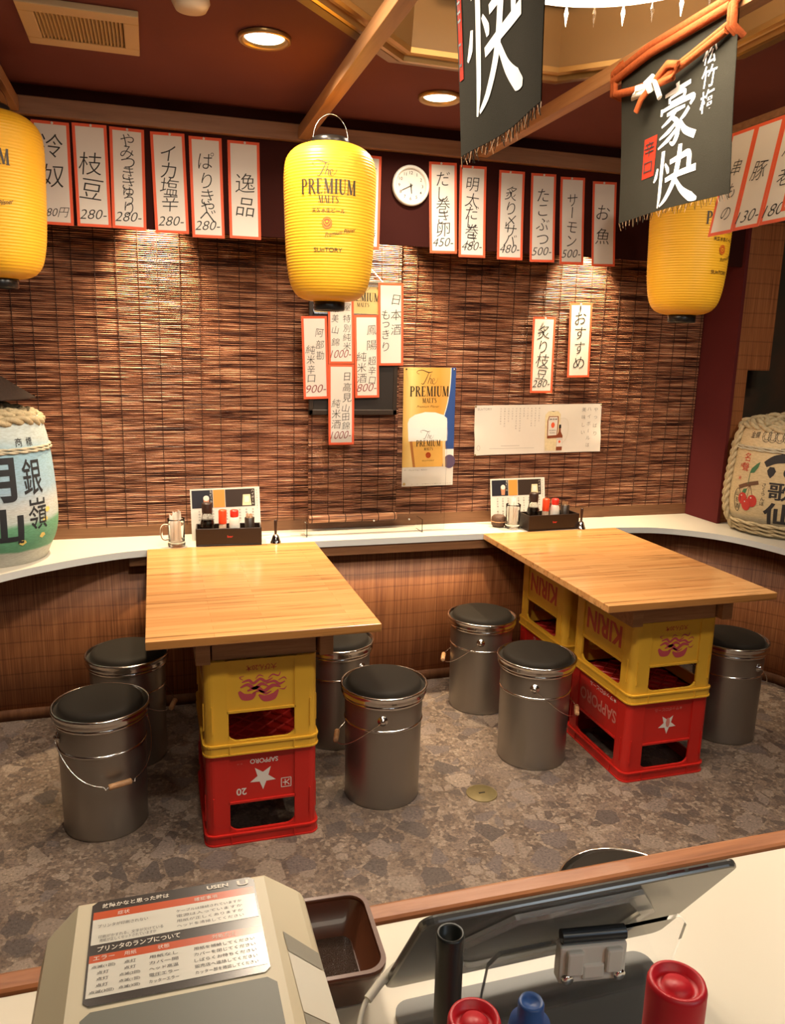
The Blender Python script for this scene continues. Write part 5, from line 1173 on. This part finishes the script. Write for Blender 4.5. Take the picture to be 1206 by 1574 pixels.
# cover controls on the sloping right shoulder
sl = lambda s, y, d=.0006: Vector((.074 + (.106 - .074) * s + d * .5, y, .129 + (.112 - .129) * s + d))
mb = MB(); poly(mb, sl, [(.18, .082), (.95, .068), (.97, .050), (.20, .062)], M_PRD); poly(mb, sl, [(.20, .061), (.97, .049), (1.0, -.002), (.24, .006)], mat('printer_button', (.74, .70, .58), .35)); poly(mb, sl, [(.24, .005), (1.0, -.003), (1.0, -.05), (.28, -.05)], M_PRD); mb.build('cover_button', pt)
# shallow brown tray beside the printer
tr = thing('cash_tray', 'dark brown cash tray with textured mat, between printer and tablet', 'tray', (.131, .605, CT + .006), rad(-2))
M_TR = mat('tray_brown', (.12, .040, .018), .3, coat=.3); mb = MB()
ringwall(mb, rrect(.047, .052, .018), rrect(.043, .048, .016), .034, .040, M_TR)
o_, i_ = rrect(.047, .052, .018), rrect(.030, .034, .010); n = len(o_)
for k in range(n):
    j = (k + 1) % n; mb.add([(*rrect(.044, .049, .016)[k], .038), (*rrect(.044, .049, .016)[j], .038), (*i_[j], .006), (*i_[k], .006)], [(3, 2, 1, 0)], M_TR, True); mb.add([(*o_[k], .036), (*o_[j], .036), (*rrect(.036, .040, .014)[j], 0), (*rrect(.036, .040, .014)[k], 0)], [(0, 1, 2, 3)], M_TR, True)
mb.add([(x, y, 0) for x, y in rrect(.036, .040, .014)], [tuple(range(n - 1, -1, -1))], M_TR); mb.add([(x, y, .006) for x, y in i_], [tuple(range(n))], M_TR); mb.build('tray_body', tr, fix=True)
MB().prism(rrect(.028, .031, .009), .0065, .010, mat('pebbled_mat', (.060, .034, .022), .22, bump=1.0, bscale=900)).build('mat', tr)

# tablet seen from behind, on its clear stand
T0, TX = Vector((.172, .467, 1.160)), Vector((.272, 0, 0)); dn = Vector((.0, .088, -.130)).normalized(); bkv = Vector((0, -dn.z * -1, -dn.y)).normalized()
nrm = TX.normalized().cross(dn).normalized()      # points to the viewer
if nrm.y > 0: nrm = -nrm
TM = Matrix(((1, dn.x, nrm.x, T0.x), (0, dn.y, nrm.y, T0.y), (0, dn.z, nrm.z, T0.z), (0, 0, 0, 1)))
tb = thing('tablet', 'grey tablet computer seen from behind, tilted on its stand at bottom right', 'tablet', (.31, .52, CT + .02))
inv = Matrix.Translation((-.31, -.52, -CT - .02)) @ TM
def rr(w, h, r, n=6):
    P = []
    for cx, cy, a0 in ((w - r, r, -pi / 2), (w - r, h - r, 0), (r, h - r, pi / 2), (r, r, pi)):
        for k in range(n + 1): a = a0 + pi / 2 * k / n; P.append((cx + r * cos(a), cy + r * sin(a)))
    return P
M_TAB = mat('tablet_grey_metal', (.17, .165, .15), .25, metal=.5)
def fix_build(mb, nm, par, bv=0): return mb.build(nm, par, bevel=bv, fix=True)
mb = MB(); mb.prism(rr(.275, .165, .012), -.0035, .0035, M_TAB, fn=lambda x, y, z: inv @ Vector((x, y, z))); fix_build(mb, 'body', tb, .0022)
mb = MB(); mb.prism([(.006 + x * .957, .006 + y * .93) for x, y in rr(.275, .165, .010)], -.0042, -.0036, M_BLACK, fn=lambda x, y, z: inv @ Vector((x, y, z))); fix_build(mb, 'screen', tb)
mb = MB(); mb.box((.225, -.0012, -.001), (.243, .0005, .001), M_STEELB, inv).box((.205, -.0012, -.001), (.221, .0005, .001), M_STEELB, inv); mb.build('side_buttons', tb)
st = thing('tablet_stand', 'clear acrylic tablet stand with white hinge bracket and grey base plate', 'stand', (.31, .47, CT + .001))
iS = Matrix.Translation((-.31, -.47, -CT - .001)) @ TM
mb = MB()
o_ = [(.036, .060), (.075, .012), (.185, .010), (.222, .068), (.214, .112), (.19, .140), (.06, .142), (.036, .112)]
fS = lambda x, y, z: iS @ Vector((x, y, z))
n = len(o_); i_ = [(.13 + (x - .13) * .86, .076 + (y - .076) * .78) for x, y in o_]
for k in range(n):
    j = (k + 1) % n; mb.prism([o_[k], o_[j], i_[j], i_[k]], .0045, .0085, mat('milky_acrylic', (.80, .80, .76), .08, trans=.75, ior=1.3), fn=fS)
fix_build(mb, 'holder_frame', st)
MB().prism(rrect(.125, .080, .014), 0, .005, mat('base_grey', (.17, .165, .145), .4)).build('base_plate', st, loc=(-.005, .008, 0), bevel=.0015)
mb = MB(); u = [(-.105, -.055, .005), (-.105, -.040, .055), (-.100, -.020, .098), (-.088, -.014, .106), (.082, .002, .106), (.094, -.004, .098), (.100, -.024, .055), (.100, -.04, .005)]
mb.prism([(-.108, .0), (.108, .0), (.108, .09), (.098, .104), (-.098, .104), (-.108, .09)], -.002, .002, M_ACRYL, fn=lambda x, y, z: Vector((.024 + x * .86, .047 - y * .20 - z, .0055 + y * .82))); fix_build(mb, 'clear_plate', st)
MBk = mat('bracket_white', (.66, .64, .56), .35)
mb = MB(); Mh = Matrix.Translation((.020, .024, .078)) @ Matrix.Diagonal((.8, .8, 1, 1)) @ Matrix.Rotation(rad(-8), 4, 'Z')
mb.box((-.036, -.012, -.022), (.036, .004, .012), MBk, Mh); mb.box((-.030, -.018, -.012), (-.012, -.010, .010), MBk, Mh); mb.box((.012, -.018, -.012), (.030, -.010, .010), MBk, Mh); mb.box((-.012, -.015, -.018), (.012, -.010, -.004), MBk, Mh); mb.build('hinge_bracket', st, bevel=.002)
mb = MB(); mb.tube([Mh @ Vector((-.034, -.006, .019)), Mh @ Vector((.034, -.006, .019))], .006, mat('hinge_dark', (.05, .055, .06), .25, metal=.6), 14); mb.build('hinge_rod', st)
mb = MB()
for s in (-1, 1): mb.lathe([(.005, 0), (.005, .003), (.003, .004), (0, .004)], M_CHROME, 14, c=Mh @ Vector((s * .028, -.0125, -.016)), mtx=RX, cap=False)
mb.build('screws', st)
# white cable
cb = MB(); cp = crom([(.176, .548, 1.045), (.150, .535, 1.035), (.134, .505, 1.018), (.124, .470, 1.0045), (.119, .42, 1.0045), (.116, .36, 1.0045)], 8)
cb.tube(cp, .0022, mat('cable_white', (.70, .66, .55), .4), 8); cb.tube([(.182, .552, 1.048), (.165, .545, 1.041), (.152, .536, 1.036)], .0038, mat('cable_white', (.70, .66, .55), .4), 8)
tag(cb.build('charging_cable'), 'white charging cable running from the tablet down over the counter', 'cable')
# bottle caps and pen at the very front
def squeeze(x, y, zt, r, m, mb_, label, nub=False):
    t = thing('capped_bottle', label, 'bottle', (x, y, CT + .001), group='capped bottles in the foreground'); h = zt - CT
    lath([(0, 0), (r * 1.05, 0), (r * 1.1, .004), (r * 1.1, h * .55), (r * .95, h * .62), (0, h * .62)], mb_, 32).build('bottle', t)
    if nub: lath([(r, h * .6), (r, h * .90), (r * .92, h * .93), (r * .62, h * .94), (r * .60, h - .002), (r * .52, h), (r * .40, h - .002), (0, h - .003)], m, 32).build('cap', t)
    else: lath([(r, h * .6), (r, h - .003), (r * .94, h), (r * .80, h), (r * .74, h - .004), (r * .50, h - .005), (r * .46, h - .002), (0, h - .002)], m, 36).build('cap', t)
M_CAPR = mat('front_red_cap', (.60, .015, .025), .4); M_CAPB = mat('front_blue_cap', (.03, .09, .28), .4)
squeeze(.285, .334, 1.20, .0172, M_CAPR, M_CAPR, 'bottle with round red cap at the bottom right, tallest of the capped ones')
squeeze(.1585, .341, 1.20, .0150, M_CAPR, M_CAPR, 'bottle with red cap at the bottom edge, next to the black tube')
squeeze(.1945, .3435, 1.20, .0125, M_CAPB, M_CAPB, 'bottle with blue cap at the bottom edge', True)
t = thing('black_tube', 'tall black open tube standing at the bottom edge, in front of the tablet', 'tube', (.169, .406, CT + .001))
lath([(0, 0), (.0088, 0), (.0088, .19), (.0092, .198), (.0084, .2), (.0068, .199), (.0064, .18), (0, .18)], mat('tube_black', (.018, .020, .017), .4), 28).build('tube', t)
